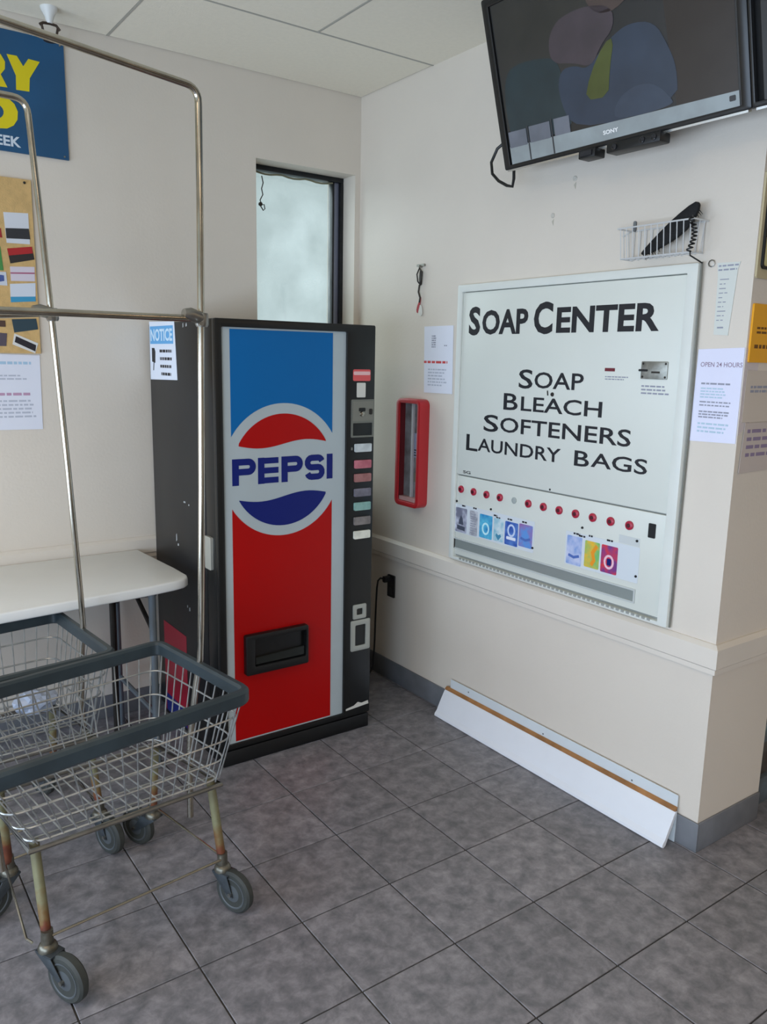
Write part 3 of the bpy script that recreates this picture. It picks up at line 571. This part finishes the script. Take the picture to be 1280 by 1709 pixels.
scr([(.034, .0145), (.878, .0145), (.878, .052), (.034, .070)], (132, 140, 142), 'pale grey bar along the bottom of the screen', 7, .3)
for a, b in ((.036, .118), (.131, .223), (.241, .306)): scr([(a, .066), (b, .064), (b, .114), (a, .116)], (104, 108, 116), 'pale window-like rectangle low on the screen', 8)
for a in (.122, .227): scr([(a, .015), (a + .006, .015), (a + .006, .12), (a, .12)], (56, 58, 62), 'thin dark upright', 9)
mb = MB(); mb.rbox(FT, .850, .868, .030, .044, .0016, .0022, .002, 1); mb.build('screen_icon', mat('icon_dark', (60, 60, 60), .5), tv, smooth=False)
mb = MB(); mb.text(FT, 'SONY', .432, .489, .0305, .0425, .0024, bold=.03); mb.build('maker_lettering', mat('logo_white', (226, 226, 226), .4, emit=.2), tv, smooth=False)
bx1 = MB().box(-.19, -.14, -1.585, -1.519, 2.190, 2.2165).build('sensor_box', BLACKP, bevel=.004); bx1['label'] = 'small black box under the television, left of the longer one'; bx1['category'] = 'box'
MB().box(-.195, -.19, -1.575, -1.53, 2.195, 2.21).build('sensor_window', mat('sensor_dark', (40, 40, 44), .1), bx1)
bx2 = MB().box(-.19, -.14, -1.82, -1.628, 2.188, 2.2165).build('sensor_bar', BLACKP, bevel=.005); bx2['label'] = 'longer black sensor bar under the television'; bx2['category'] = 'box'
for y in (-1.66, -1.76, -1.80): MB().lathe((-.19, y, 2.202), (-1, 0, 0), [(.009, 0), (.009, .004), (.006, .005)], 12).build('bar_lens', mat('lens_dark', (34, 34, 38), .1), bx2)
MB().tube([(-.09, -1.12, 2.36), (-.11, -1.06, 2.32), (-.12, -1.042, 2.275), (-.12, -1.05, 2.235), (-.12, -1.085, 2.205), (-.12, -1.13, 2.182), (-.12, -1.158, 2.175), (-.12, -1.163, 2.20), (-.12, -1.16, 2.26)], .0055, 8).build('cable_loop', BLACKP, label='black cable looping below the lower left corner of the television', category='cable')

# ------------------------------------------------------------------ wire basket, comb brush, coiled cord, ribbon, marks
wb = thing('wire_basket', (0, -1.74, 1.89), 'small white wire basket hung above the soap cabinet', 'basket')
WW = mat('white_wire', (206, 206, 204), .4)
mb = MB(); u0, u1, zt, zb_ = 1.60, 1.875, 1.985, 1.893; dd = .075
mb.tube([FB(u0, zt, .004), FB(u0, zt, dd), FB(u1, zt, dd), FB(u1, zt, .004)], .0026, 6).tube([FB(u0 + .01, zb_, .004), FB(u0 + .01, zb_, dd - .01), FB(u1 - .01, zb_, dd - .01), FB(u1 - .01, zb_, .004)], .0022, 6)
mb.tube([FB(u0, zt, .004), FB(u1, zt, .004)], .0026, 6).tube([FB(u0 - .035, zt - .012, .003), FB(u0, zt + .002, .004)], .0024, 6)
mb.build('rim', WW, wb)
mb = MB()
for k in range(12):
    t = k / 11; u = u0 + .012 + t * (u1 - u0 - .024); mb.tube([FB(u, zt, dd), FB(u, zb_, dd - .01), FB(u, zb_, .004), FB(u, zt, .004)], .0016, 5)
for d_ in (.02, .045): mb.tube([FB(u0, zt, d_), FB(u0 + .01, zb_, d_), FB(u1 - .01, zb_, d_), FB(u1, zt, d_)], .0016, 5)
mb.build('wires', WW, wb, kind='stuff')
mb = MB(); bp_ = smooth_poly([(1.668, 1.902), (1.70, 1.932), (1.736, 1.962), (1.788, 2.002), (1.850, 2.038), (1.868, 2.034), (1.866, 2.008), (1.84, 1.968), (1.80, 1.940), (1.74, 1.915), (1.70, 1.902)], 1)
du = mb.prism(FB, bp_, .036, .050).build('black_brush', mat('black_bristle', (14, 14, 15), .8, bump=.6, bscale=200), bevel=.004); du['label'] = 'black brush lying slanted in the small wire basket'; du['category'] = 'brush'
mb = MB()
for k in range(40):
    t = k / 39; a = (1.68 + t * .18, 1.905 + t * .115); mb.tube([FB(a[0], a[1], .043), FB(a[0] + .012 + random.uniform(-.004, .006), a[1] - .028 * (1.2 - abs(t - .5)) , .043 + random.uniform(-.01, .01))], [.0022, .0006], 5)
mb.build('bristles', MATS['black_bristle'], du, kind='stuff')
MB().rbox(FB, 1.652, 1.662, 1.972, 2.004, .06, .066, .004, 2).build('hanging_clip', mat('grey_clip', (110, 112, 112), .5), label='small grey clip on the front wire of the basket', category='clip')
pts = []
for k in range(90):
    t = k / 89; a = t * 2 * math.pi * 9; u = 1.872 + .016 * math.sin(t * 3.2); z = 1.985 - t * .095
    pts.append(FB(u + .007 * math.cos(a), z, .086 + .007 * math.sin(a)))
pts += [FB(1.868, 1.882, .07), FB(1.874, 1.872, .045), FB(1.884, 1.862, .03)]
MB().tube([FB(1.868, 1.994, .074)] + pts, .0024, 5).build('coiled_cord', BLACKP, label='black coiled cord hanging from the right end of the wire basket', category='cord')
mb = MB(); mb.tube([FB(1.898 + .010 * math.cos(k * .785), 1.862 + .010 * math.sin(k * .785), .004) for k in range(8)], .0018, 5, closed=True); mb.build('cord_hook', STEEL, label='tiny metal ring on the wall at the top right corner of the soap cabinet', category='hook')
rb = thing('key_tag', (0, -.49, 1.97), 'dark keys with a red and white tag hanging on the wall above the notice', 'keys')
MB().rbox(FB, .468, .52, 1.962, 1.972, 0, .010, .003, 2).lathe(FB(.494, 1.962, 0), (-1, 0, 0), [(.005, 0), (.005, .02)], 8).build('hook', STEEL, rb)
mb = MB(); mb.tube([FB(.497, 1.955, .016), FB(.478, 1.93, .015), FB(.481, 1.90, .012), FB(.495, 1.885, .010), FB(.505, 1.91, .012), FB(.508, 1.94, .014), FB(.497, 1.955, .016)], .0032, 6)
mb.prism(FB, [(.492, 1.95), (.507, 1.94), (.503, 1.885), (.490, 1.88), (.488, 1.91)], .006, .010); mb.tube([FB(.492, 1.885, .01), FB(.486, 1.855, .01), FB(.497, 1.83, .009), (FB(.492, 1.81, .008))], .004, 6); mb.build('keys', DARKM, rb)
MB().prism(FB, smooth_poly([(.470, 1.785), (.486, 1.815), (.494, 1.835), (.500, 1.83), (.493, 1.80), (.480, 1.765), (.472, 1.768)], 1), .004, .007).build('red_ribbon', mat('ribbon_red', (170, 50, 56), .6), rb, label='red ribbon')
MB().prism(FB, smooth_poly([(.490, 1.80), (.503, 1.80), (.512, 1.77), (.506, 1.752), (.484, 1.757), (.482, 1.775)], 1), .003, .006).build('pale_tag', CREAM, rb, label='pale tag')
for (u, v, lb) in ((1.341, 2.189, 'small screw anchor left in the wall just below the television'), (1.247, 2.079, 'small screw anchor left in the wall above the soap cabinet')):
    o = MB().lathe(FB(u, v, 0), (-1, 0, 0), [(.009, 0), (.009, .002), (.006, .004), (.003, .003)], 12).build('screw_anchor', mat('anchor', (202, 196, 184), .6)); o['label'] = lb; o['category'] = 'screw'
    MB().prism(FB, [(u - .004, v - .02), (u + .004, v - .035), (u + .006, v - .012)], .0004, .0012).build('chipped_paint_flake', mat('flake', (190, 183, 168), .8), o, smooth=False)

# ------------------------------------------------------------------ outlet, cord
ou = thing('wall_outlet', (0, -.322, .47), 'black wall outlet beside the vending machine', 'outlet')
MB().rbox(FB, .296, .352, .425, .535, 0, .007, .004, 2).build('cover_plate', BLACKP, ou)
for z in (.455, .505): MB().rbox(FB, .309, .339, z - .016, z + .016, .007, .009, .008, 3).build('socket', mat('socket_dark', (34, 33, 34), .5), ou)
MB().rbox(FB, .300, .325, .500, .530, .009, .040, .006, 2).tube([FB(.305, .515, .035), FB(.290, .518, .045), FB(.270, .500, .045), FB(.258, .46, .042), FB(.250, .38, .040), FB(.246, .28, .040), FB(.244, .19, .040), FB(.246, .12, .045), FB(.262, .06, .060), FB(.262, .015, .085), FB(.240, .006, .12), FB(.20, .006, .20), FB(.16, .006, .32)], .0045, 8).build('power_cord', BLACKP, label='black power cord running from the outlet down to the floor', category='cord')

# ------------------------------------------------------------------ loose boards
lb1 = MB().quadbox([(-.012, -.80, .0), (-.012, -1.962, .0), (-.009, -1.962, .0), (-.009, -.80, .0), (-.012, -.80, .168), (-.012, -1.962, .168), (-.0085, -1.962, .168), (-.0085, -.80, .168)])
lb1 = lb1.build('flat_trim_board', mat('board_pale', (218, 224, 226), .5, var=.015), smooth=False); lb1['label'] = 'flat white trim board standing against the baseboard behind the moulding'; lb1['category'] = 'board'
for y in (-.92, -1.36, -1.78): MB().lathe((-.012, y, .150 - .012 * (y < -1)), (-1, 0, 0), [(.0035, 0), (.003, .0012)], 8).build('nail_head', mat('nail', (120, 120, 122), .5, .5), lb1)
# crown moulding leaning at the foot of the wall: stepped profile swept along the wall
prof = [(-.014, .112), (-.020, .116), (-.026, .108), (-.046, .070), (-.053, .056), (-.058, .046), (-.066, .028), (-.078, .014), (-.080, .004), (-.072, 0), (-.062, .006), (-.050, .034), (-.036, .060)]
mb = MB(); ra = [mb.bm.verts.new((x, -.775, z)) for x, z in prof]; rb_ = [mb.bm.verts.new((x, -1.965, z)) for x, z in prof]
for k in range(len(prof)): mb.bm.faces.new((ra[k], ra[(k + 1) % len(prof)], rb_[(k + 1) % len(prof)], rb_[k]))
mb.bm.faces.new(ra); mb.bm.faces.new(rb_[::-1])
lb2 = mb.build('crown_moulding', mat('moulding_white', (232, 234, 238), .42, var=.012), smooth=False); lb2['label'] = 'length of white moulding leaning at the foot of the right wall'; lb2['category'] = 'moulding'
MB().quadbox([(-.0225, -.776, .1135), (-.0225, -1.964, .1135), (-.0130, -1.964, .1105), (-.0130, -.776, .1105), (-.0215, -.776, .1215), (-.0215, -1.964, .1215), (-.0130, -1.964, .1285), (-.0130, -.776, .1285)]).build('bare_wood_edge', mat('bare_wood', (160, 112, 66), .7, var=.25, vscale=14), lb2, label='brown bare wood top edge')

# ------------------------------------------------------------------ back wall: sign, cork board, cards
sg = thing('laundry_sign', (-1.9, 0, 2.283), 'large blue sign with yellow letters cut off by the left edge', 'sign')
MB().fbox(FA, -2.56, -1.337, 2.283, 2.694, .001, .010).build('sign_board', mat('sign_deep_blue', (24, 84, 126), .5, rgb2=(22, 76, 114), vscale=3), sg, smooth=False)
YEL = mat('sign_yellow', (226, 206, 10), .5)
mb = MB(); mb.prism(FA, [(-1.536, 2.612), (-1.502, 2.613), (-1.482, 2.582), (-1.463, 2.611), (-1.424, 2.609), (-1.462, 2.546), (-1.466, 2.500), (-1.511, 2.498), (-1.509, 2.546)], .010, .0108)
mb.prism(FA, [(-1.64, 2.498), (-1.604, 2.498), (-1.604, 2.528), (-1.590, 2.528), (-1.575, 2.498), (-1.540, 2.500), (-1.560, 2.540), (-1.545, 2.560), (-1.543, 2.585), (-1.556, 2.607), (-1.575, 2.612), (-1.64, 2.612)], .010, .0108)
mb.text(FA, 'LAUND', -2.33, -1.66, 2.498, 2.612, .0108, bold=.07)
mb.build('lettering', YEL, sg, smooth=False, label='yellow lettering, upper line')
mb = MB(); mb.ring(FA, [(-1.60, 2.468), (-1.570, 2.468), (-1.540, 2.464), (-1.520, 2.448), (-1.510, 2.424), (-1.513, 2.396), (-1.527, 2.374), (-1.550, 2.360), (-1.575, 2.357), (-1.60, 2.357)],
                   [(-1.585, 2.436), (-1.576, 2.436), (-1.567, 2.433), (-1.561, 2.426), (-1.558, 2.418), (-1.559, 2.408), (-1.563, 2.400), (-1.569, 2.394), (-1.576, 2.390), (-1.585, 2.390)], .010, .0108)
mb.text(FA, 'AND FOL', -2.36, -1.625, 2.357, 2.468, .0108, bold=.07); mb.build('lettering', YEL, sg, smooth=False, label='yellow lettering, lower line')
mb = MB(); mb.text(FA, '7 DAYS A WEEK', -1.87, -1.506, 2.300, 2.337, .0108, bold=.03); mb.build('small_lettering', mat('sign_white', (208, 218, 228), .5), sg, smooth=False, label='small white lettering')
for (u, v) in ((-1.350, 2.680), (-1.353, 2.293)): MB().lathe(FA(u, v, .010), (0, -1, 0), [(.004, 0), (.003, .002)], 8).build('screw', STEEL, sg)
cb = thing('cork_board', (-1.9, 0, 1.558), 'tan cork board covered with cards at the left edge', 'notice board')
MB().fbox(FA, -2.40, -1.480, 1.558, 2.192, .001, .010).build('cork_panel', mat('cork', (206, 170, 112), .8, var=.08, vscale=40, bump=.3, bscale=200), cb, smooth=False)
MB().lathe(FA(-1.503, 2.180, .010), (0, -1, 0), [(.004, 0), (.005, .003), (.003, .005)], 8).build('pin', BLACKP, cb)
def card(pts, rgb, lab, band=None):
    o = MB().prism(FA, pts, .0102, .0114).build('business_card', mat('card_%d_%d_%d' % rgb, rgb, .5), smooth=False); o['label'] = lab; o['category'] = 'card'; o['group'] = 'cards on the cork board'
    if band: MB().prism(FA, band[0], .0114, .0119).build('printed_band', mat('band_%d_%d_%d' % band[1], band[1], .5), o, smooth=False)
    return o
c1 = card([(-1.577, 1.960), (-1.496, 1.962), (-1.496, 2.073), (-1.582, 2.068)], (214, 216, 222), 'white card with a black lower band, topmost on the cork board', ([(-1.577, 1.976), (-1.494, 1.980), (-1.497, 2.018), (-1.578, 2.012)], (46, 46, 50)))
card([(-1.569, 1.887), (-1.483, 1.908), (-1.490, 1.954), (-1.577, 1.940)], (44, 38, 38), 'tilted black card with a red upper half', ([(-1.573, 1.915), (-1.488, 1.930), (-1.490, 1.954), (-1.577, 1.940)], (176, 34, 38)))
card([(-1.571, 1.824), (-1.486, 1.828), (-1.485, 1.881), (-1.571, 1.876)], (216, 206, 216), 'pale pink card between the black and turquoise ones', ([(-1.571, 1.850), (-1.486, 1.855), (-1.486, 1.860), (-1.571, 1.855)], (170, 90, 120)))
card([(-1.576, 1.746), (-1.488, 1.754), (-1.485, 1.822), (-1.575, 1.813)], (214, 220, 230), 'white card with turquoise and navy foot', ([(-1.576, 1.746), (-1.488, 1.754), (-1.488, 1.772), (-1.576, 1.766)], (60, 150, 190)))
card([(-1.571, 1.635), (-1.485, 1.650), (-1.490, 1.690), (-1.577, 1.684)], (44, 66, 76), 'dark teal card below the rack rail')
card([(-1.580, 1.591), (-1.501, 1.559), (-1.488, 1.597), (-1.571, 1.632)], (222, 220, 214), 'tilted white card with a black silhouette', ([(-1.572, 1.600), (-1.50, 1.566), (-1.496, 1.590), (-1.54, 1.610), (-1.566, 1.622)], (36, 32, 40)))
card([(-1.66, 1.860), (-1.594, 1.860), (-1.600, 1.945), (-1.66, 1.945)], (70, 140, 70), 'green card at the left edge')
card([(-1.66, 1.806), (-1.584, 1.806), (-1.586, 1.855), (-1.66, 1.852)], (206, 210, 218), 'white card with blue blot under the green card', ([(-1.612, 1.818), (-1.594, 1.822), (-1.594, 1.842), (-1.612, 1.844)], (70, 90, 150)))
card([(-1.66, 1.975), (-1.591, 1.977), (-1.594, 2.010), (-1.66, 2.010)], (160, 40, 40), 'small red card at the left edge')
card([(-1.66, 1.584), (-1.602, 1.584), (-1.597, 1.631), (-1.66, 1.636)], (88, 78, 88), 'dark mauve card at the lower left edge')
card([(-1.66, 1.655), (-1.600, 1.655), (-1.600, 1.678), (-1.66, 1.678)], (84, 60, 50), 'brown card above the dark mauve card')
p6 = sheet('posted_notice', FA, [(-1.70, 1.268), (-1.487, 1.266), (-1.483, 1.552), (-1.70, 1.556)], .001, 'white notice with faint blue heading below the cork board', 'paper')
q_ = MB(); lines(q_, FA, -1.68, -1.515, 1.515, 1.528, 1, .0023, th=.8, rnd=.05); q_.build('heading', mat('pale_blue_print', (170, 200, 222), .7), p6, smooth=False, kind='stuff')
q_ = MB(); lines(q_, FA, -1.67, -1.535, 1.455, 1.48, 2, .0023, just='c'); lines(q_, FA, -1.67, -1.50, 1.31, 1.385, 5, .0023, just='c'); q_.build('printed_lines', INKL, p6, smooth=False, kind='stuff')
q_ = MB(); lines(q_, FA, -1.67, -1.525, 1.395, 1.412, 1, .0023, th=.6); q_.build('red_line', mat('mauve_line', (188, 150, 176), .7), p6, smooth=False, kind='stuff')
# ------------------------------------------------------------------ ceiling sprinkler
sp = thing('ceiling_sprinkler', (-1.43, -.13, H), 'small white sprinkler head with dark ring hanging from the ceiling', 'sprinkler')
SX, SY = -1.412, -.13
MB().lathe((SX, SY, H), (0, 0, -1), [(.030, 0), (.028, .008), (.016, .03), (.010, .052)], 16).build('escutcheon', mat('sprinkler_white', (226, 226, 222), .4), sp)
mb = MB()
mb.tube([(SX - .034, SY, H - .062), (SX - .022, SY, H - .054), (SX, SY, H - .052), (SX + .022, SY, H - .054), (SX + .034, SY, H - .068)], .005, 8)
mb.tube([(SX - .028, SY, H - .058), (SX - .022, SY, H - .085), (SX, SY, H - .103), (SX + .022, SY, H - .085), (SX + .028, SY, H - .058)], .0045, 8)
mb.lathe((SX, SY, H - .10), (0, 0, -1), [(.008, 0), (.024, .006), (.024, .009)], 14); mb.build('deflector_frame', mat('sprinkler_dark', (78, 66, 58), .4, .6), sp)

# ------------------------------------------------------------------ folding table
ta = thing('folding_table', (-2.0, -.31, 0), 'white plastic folding table standing left of the vending machine', 'table')
tz = .742
out_ = [(-2.95, -.03), (-2.95, -.70), (-1.80, -.662), (-1.30, -.612), (-1.190, -.592)]
cr_ = [(-1.150, -.578), (-1.126, -.555), (-1.116, -.520), (-1.118, -.40), (-1.140, -.03)]
mb = MB(); ftop = lambda a, b, d=0: V((a, b, d)); mb.prism(ftop, out_ + cr_, tz - .036, tz)
mb.build('tabletop', PLAST, ta, bevel=.007, seg=3)
MB().box(-2.9, -1.24, -.13, -.10, tz - .062, tz - .037).box(-2.9, -1.24, -.53, -.50, tz - .062, tz - .037).build('under_rail', DARKM, ta)
for x, y in ((-1.262, -.545), (-1.262, -.10), (-2.75, -.545), (-2.75, -.10)):
    MB().tube([(x, y, tz - .04), (x, y, .012)], .014, 12).tube([(x, y, .014), (x, y, 0)], .017, 12).build('leg', LEGG, ta)
for x in (-1.262, -2.75): MB().tube([(x, -.545, .22), (x, -.10, .22)], .010, 8).build('crossbar', LEGG, ta)
MB().tube([(-1.262, -.33, .69), (-1.262, -.33, .66)], .01, 8).tube([(-1.262, -.33, .66), (-1.62, -.33, tz - .045)], .009, 8).tube([(-1.262, -.54, .55), (-1.262, -.33, .66), (-1.262, -.11, .55)], .009, 8).build('folding_brace', DARKM, ta)
# ------------------------------------------------------------------ dark floor stand seen under the table
# (the near-black upright is the table's second leg frame tube)
MB().tube([(-1.335, -.30, tz - .05), (-1.31, -.20, 0)], .013, 10).build('leg', DARKM, ta, label='dark upright tube under the table')

# ------------------------------------------------------------------ laundry carts
BF = {'FR': (-1.378, -1.418), 'RR': (-1.452, -1.082), 'FL': (-1.900, -1.456), 'RL': (-1.945, -1.122)}; ZB = .40
RF = {'FR': (-1.343, -1.512), 'RR': (-1.413, -1.034), 'FL': (-2.020, -1.636), 'RL': (-2.080, -1.170)}; ZR = .672
def lerp(a, b, t): return a + (b - a) * t
def q3(d, z, k): return V((d[k][0], d[k][1], z))
def side_pt(k0, k1, s, t):
    """s along the side, t = 0 at the basket bottom, 1 at the rim"""
    a = lerp(q3(BF, ZB, k0), q3(BF, ZB, k1), s); b = lerp(q3(RF, ZR, k0), q3(RF, ZR, k1), s); return lerp(a, b, t)
ct = thing('laundry_cart', (-1.68, -1.26, 0), 'wire laundry cart with tall hanging rack in front, nearest the camera', 'laundry cart', 'rolling laundry carts')
def loop_pts(t, r=.04, n=5):
    ks = ['FR', 'RR', 'RL', 'FL']; C = [lerp(q3(BF, ZB, k), q3(RF, ZR, k), t) for k in ks]; out = []
    for i in range(4):
        c = C[i]; a = (C[i - 1] - c).normalized(); b = (C[(i + 1) % 4] - c).normalized()
        for j in range(n + 1):
            u = j / n; p0 = c + a * r; p1 = c + b * r; out.append(lerp(lerp(p0, c, u), lerp(c, p1, u), u))
    return out
# vinyl bumper rim: rounded band swept round the loop
mb = MB(); lp = loop_pts(1.0, .035, 5); n_ = len(lp)
sec = [(-.011, -.016), (-.004, -.021), (.009, -.021), (.015, -.014), (.015, .014), (.008, .021), (-.005, .021), (-.011, .014)]
cen = sum(lp, V()) / n_; rings = []
for i, p in enumerate(lp):
    t = (lp[(i + 1) % n_] - lp[i - 1]).normalized(); o_ = V((0, 0, 1)).cross(t).normalized()
    if o_.dot(p - cen) < 0: o_ = -o_
    rings.append([mb.bm.verts.new(p + o_ * a + V((0, 0, 1)) * b) for a, b in sec])
for i in range(n_):
    A, B = rings[i], rings[(i + 1) % n_]
    for k in range(8): mb.bm.faces.new((A[k], A[(k + 1) % 8], B[(k + 1) % 8], B[k]))
mb.build('rim_bumper', VINYL, ct, label='grey blue vinyl bumper rim')
wr = .0026
for (k0, k1, nv, nm) in (('FR', 'FL', 16, 'basket_front'), ('RR', 'RL', 16, 'basket_rear'), ('FR', 'RR', 11, 'basket_end'), ('FL', 'RL', 11, 'basket_end')):
    mb = MB()
    for k in range(nv):
        s = .04 + .92 * k / (nv - 1)
        mb.tube([side_pt(k0, k1, s, -.03), side_pt(k0, k1, s, .98)], .0021, 5)
    mb.build(nm, DULL, ct, kind='stuff')
mb = MB()
for t in (0, .24, .50, .76): mb.tube(loop_pts(t, .05, 5), .0032 if t == 0 else wr, 6, closed=True)
mb.build('basket_hoops', DULL, ct, kind='stuff')
mb = MB()
for k in range(15):
    s = .03 + .94 * k / 14; a = lerp(q3(BF, ZB, 'FR'), q3(BF, ZB, 'FL'), s); b = lerp(q3(BF, ZB, 'RR'), q3(BF, ZB, 'RL'), s); mb.tube([a, b], .0021, 5)
for k in range(5):
    s = .08 + .84 * k / 4; a = lerp(q3(BF, ZB - .004, 'FR'), q3(BF, ZB - .004, 'RR'), s); b = lerp(q3(BF, ZB - .004, 'FL'), q3(BF, ZB - .004, 'RL'), s); mb.tube([a, b], .0026, 5)
mb.build('basket_floor', DULL, ct, kind='stuff')
# support frame under the basket
mb = MB(); zz = ZB - .022; fr_ = [V((BF[k][0] * .985 + -1.68 * .015, BF[k][1] * .985 + -1.26 * .015, zz)) for k in ('FR', 'RR', 'RL', 'FL')]
mb.tube(fr_, .007, 8, closed=True); mb.build('support_frame', STEEL, ct)
legs = {'FL': ((-1.878, -1.418, .385), (-1.872, -1.470, .135), (.030, -.062)), 'FR': ((-1.402, -1.386, .385), (-1.384, -1.418, .135), (.018, -.042)), 'RR': ((-1.452, -1.080, .385), (-1.455, -1.045, .135), (-.030, .060)), 'RL': ((-1.905, -1.135, .385), (-1.890, -1.10, .135), (-.055, -.020))}
for k, (a, b, tr_) in legs.items():
    MB().tube([a, b], .0125, 12).build('leg', RUST, ct, label='rusty painted leg')
    c0 = V(b); cs = MB()
    cs.lathe((c0.x, c0.y, .168), (0, 0, -1), [(.0145, 0), (.015, .035), (.020, .038), (.024, .046), (.024, .054), (.017, .060)], 14)
    cas = cs.build('caster', mat('caster_metal', (112, 108, 96), .4, .8, var=.25, vscale=40), ct)
    tr3 = V((tr_[0], tr_[1], 0)); h = tr3.normalized(); nrm = V((-h.y, h.x, 0)); wc = V((c0.x + tr_[0], c0.y + tr_[1], .0625))
    fk = MB()
    for sg_ in (-1, 1):
        o1 = nrm * sg_ * .019; p0 = V((c0.x, c0.y, .112)) + o1; w_ = h * .018
        b0 = wc + o1
        th_ = nrm * sg_ * .0025
        fk.quadbox([b0 - h * .010 - V((0, 0, .008)), b0 + h * .010 - V((0, 0, .008)), b0 + h * .010 - V((0, 0, .008)) + th_, b0 - h * .010 - V((0, 0, .008)) + th_,
                    p0 - h * .022, p0 + h * .034, p0 + h * .034 + th_, p0 - h * .022 + th_])
    top_ = V((c0.x, c0.y, .112)); fk.quadbox([top_ - h * .022 - nrm * .0215, top_ + h * .036 - nrm * .0215, top_ + h * .036 + nrm * .0215, top_ - h * .022 + nrm * .0215] + [p + V((0, 0, .004)) for p in (top_ - h * .022 - nrm * .0215, top_ + h * .036 - nrm * .0215, top_ + h * .036 + nrm * .0215, top_ - h * .022 + nrm * .0215)])
    fk.build('fork', mat('fork_metal', (78, 84, 88), .4, .6, var=.2, vscale=30), cas, bevel=.001)
    MB().lathe(wc, nrm, [(.044, -.014), (.056, -.014), (.0622, -.008), (.0625, 0), (.0622, .008), (.056, .014), (.044, .014)], 32).build('wheel', RUBD, cas)
    MB().lathe(wc, nrm, [(.010, -.0165), (.038, -.012), (.043, -.0155), (.046, -.0152), (.046, .0152), (.043, .0155), (.038, .012), (.010, .0165)], 28).build('hub', mat('hub_grey', (76, 80, 82), .5, var=.1), cas, label='pale grey hub')
    MB().lathe(wc, nrm, [(.006, -.026), (.006, .026)], 10).build('axle', STEEL, cas)
# low brace wires
FLb, FRb, RRb, RLb = (V(legs[k][1]) for k in ('FL', 'FR', 'RR', 'RL')); zo = V((0, 0, .018))
mb = MB(); mb.tube([FLb + zo + V((.010, -.008, 0)), FRb + zo + V((-.010, -.010, 0))], .0036, 8); mb.build('brace_wire', CHROME, ct)
mb = MB(); mb.tube([FLb + zo + V((-.035, -.004, -.004)), FLb + zo + V((-.045, .012, 0)), RLb + zo + V((-.012, -.02, 0))], .0036, 8); mb.build('brace_wire', CHROME, ct)
mb = MB(); mb.tube([RLb + zo, RRb + zo], .0036, 8); mb.build('brace_wire', CHROME, ct)
mb = MB(); mb.tube([FRb + zo, RRb + zo], .0036, 8); mb.build('brace_wire', CHROME, ct)
# hanging rack
pr_top = V((-1.347, -1.280, 2.232)); rx = V((-2.085, -1.402, 2.268))
def bend(a, c, b, r=.038, n=6):
    a, c, b = V(a), V(c), V(b); d1 = (a - c).normalized(); d2 = (b - c).normalized(); p0 = c + d1 * r; p1 = c + d2 * r
    return [lerp(lerp(p0, c, i / n), lerp(c, p1, i / n), i / n) for i in range(n + 1)]
polR = [(-1.349, -1.277, 1.9), (-1.352, -1.275, 1.66), (-1.360, -1.272, 1.2), (-1.370, -1.268, .80), (-1.374, -1.266, .70), (-1.386, -1.258, .62), (-1.406, -1.252, .45), (-1.409, -1.252, .39), (-1.411, -1.252, .205)]
pathR = [rx.lerp(pr_top, .5)] + bend(rx, pr_top, polR[0]) + polR
polL = [(-2.084, -1.400, 1.9), (-2.078, -1.40, 1.2), (-2.056, -1.398, .72), (-2.02, -1.385, .60), (-1.945, -1.29, .42), (-1.935, -1.29, .25)]
MB().tube(pathR, .0092, 14).build('rack_pole', CHROME, ct)
MB().tube([rx.lerp(pr_top, .5)] + bend(pr_top, rx, polL[0]) + polL, .0092, 14).build('rack_pole', CHROME, ct)
MB().tube([(-2.082, -1.400, 1.650), (-1.72, -1.341, 1.656), (-1.365, -1.279, 1.660)], .0088, 12).build('middle_rail', CHROME, ct)
clp = MB().tube([(-1.405, -1.288, 1.672), (-1.385, -1.284, 1.670), (-1.348, -1.276, 1.660)], [.012, .018, .017], 12).lathe((-1.350, -1.276, 1.675), (0, 0, -1), [(.016, 0), (.018, .004), (.018, .030), (.015, .036)], 14)
clp.lathe((-1.364, -1.294, 1.646), (0, -1, 0), [(.006, 0), (.006, .014)], 8)
clp.build('rail_clamp', STEEL, ct)
MB().tube([(-2.07, -1.398, 1.650), (-2.095, -1.402, 1.650)], .018, 12).build('rail_clamp', STEEL, ct)
# second cart: a copy of the first and its parts
def copy_tree(o, parent=None):
    c = o.copy(); COL.objects.link(c); c.parent = parent
    for ch_ in list(o.children): copy_tree(ch_, c)
    return c
ct2 = copy_tree(ct); ct2.location = V((-1.68 - .200, -1.26 + .490, 0)); ct2.rotation_euler = (0, 0, math.radians(-3)); ct2['label'] = 'wire laundry cart with hanging rack farther back, tucked under the table edge'
# the rear cart's rack leans to the left
piv = V((-1.37, -1.266, .69)) - ORG['laundry_cart']; lean = Matrix.Translation(piv) @ Matrix.Rotation(math.radians(-3.9), 4, 'Y') @ Matrix.Diagonal((1, 1, 1.018, 1)) @ Matrix.Translation(-piv)
for ch_ in ct2.children:
    if ch_.name.split('.')[0] in ('rack_pole', 'middle_rail', 'rail_clamp'):
        ch_.matrix_local = lean
# crumpled plastic inside the rear cart
bm = bmesh.new(); bmesh.ops.create_icosphere(bm, subdivisions=3, radius=.05)
for v in bm.verts:
    v.co = V((v.co.x * 1.3, v.co.y * .8, v.co.z * .8)) * (1 + random.uniform(-.16, .16))
mb = MB(); mb.bm.free(); mb.bm = bm; bmesh.ops.translate(bm, verts=bm.verts, vec=V((-1.72, -.72, .448)))
o = mb.build('plastic_bag', mat('pale_plastic', (168, 178, 196), .3), smooth=False, origin=(-1.72, -.72, .405)); o['label'] = 'crumpled pale blue plastic bag lying in the rear cart basket'; o['category'] = 'bag'
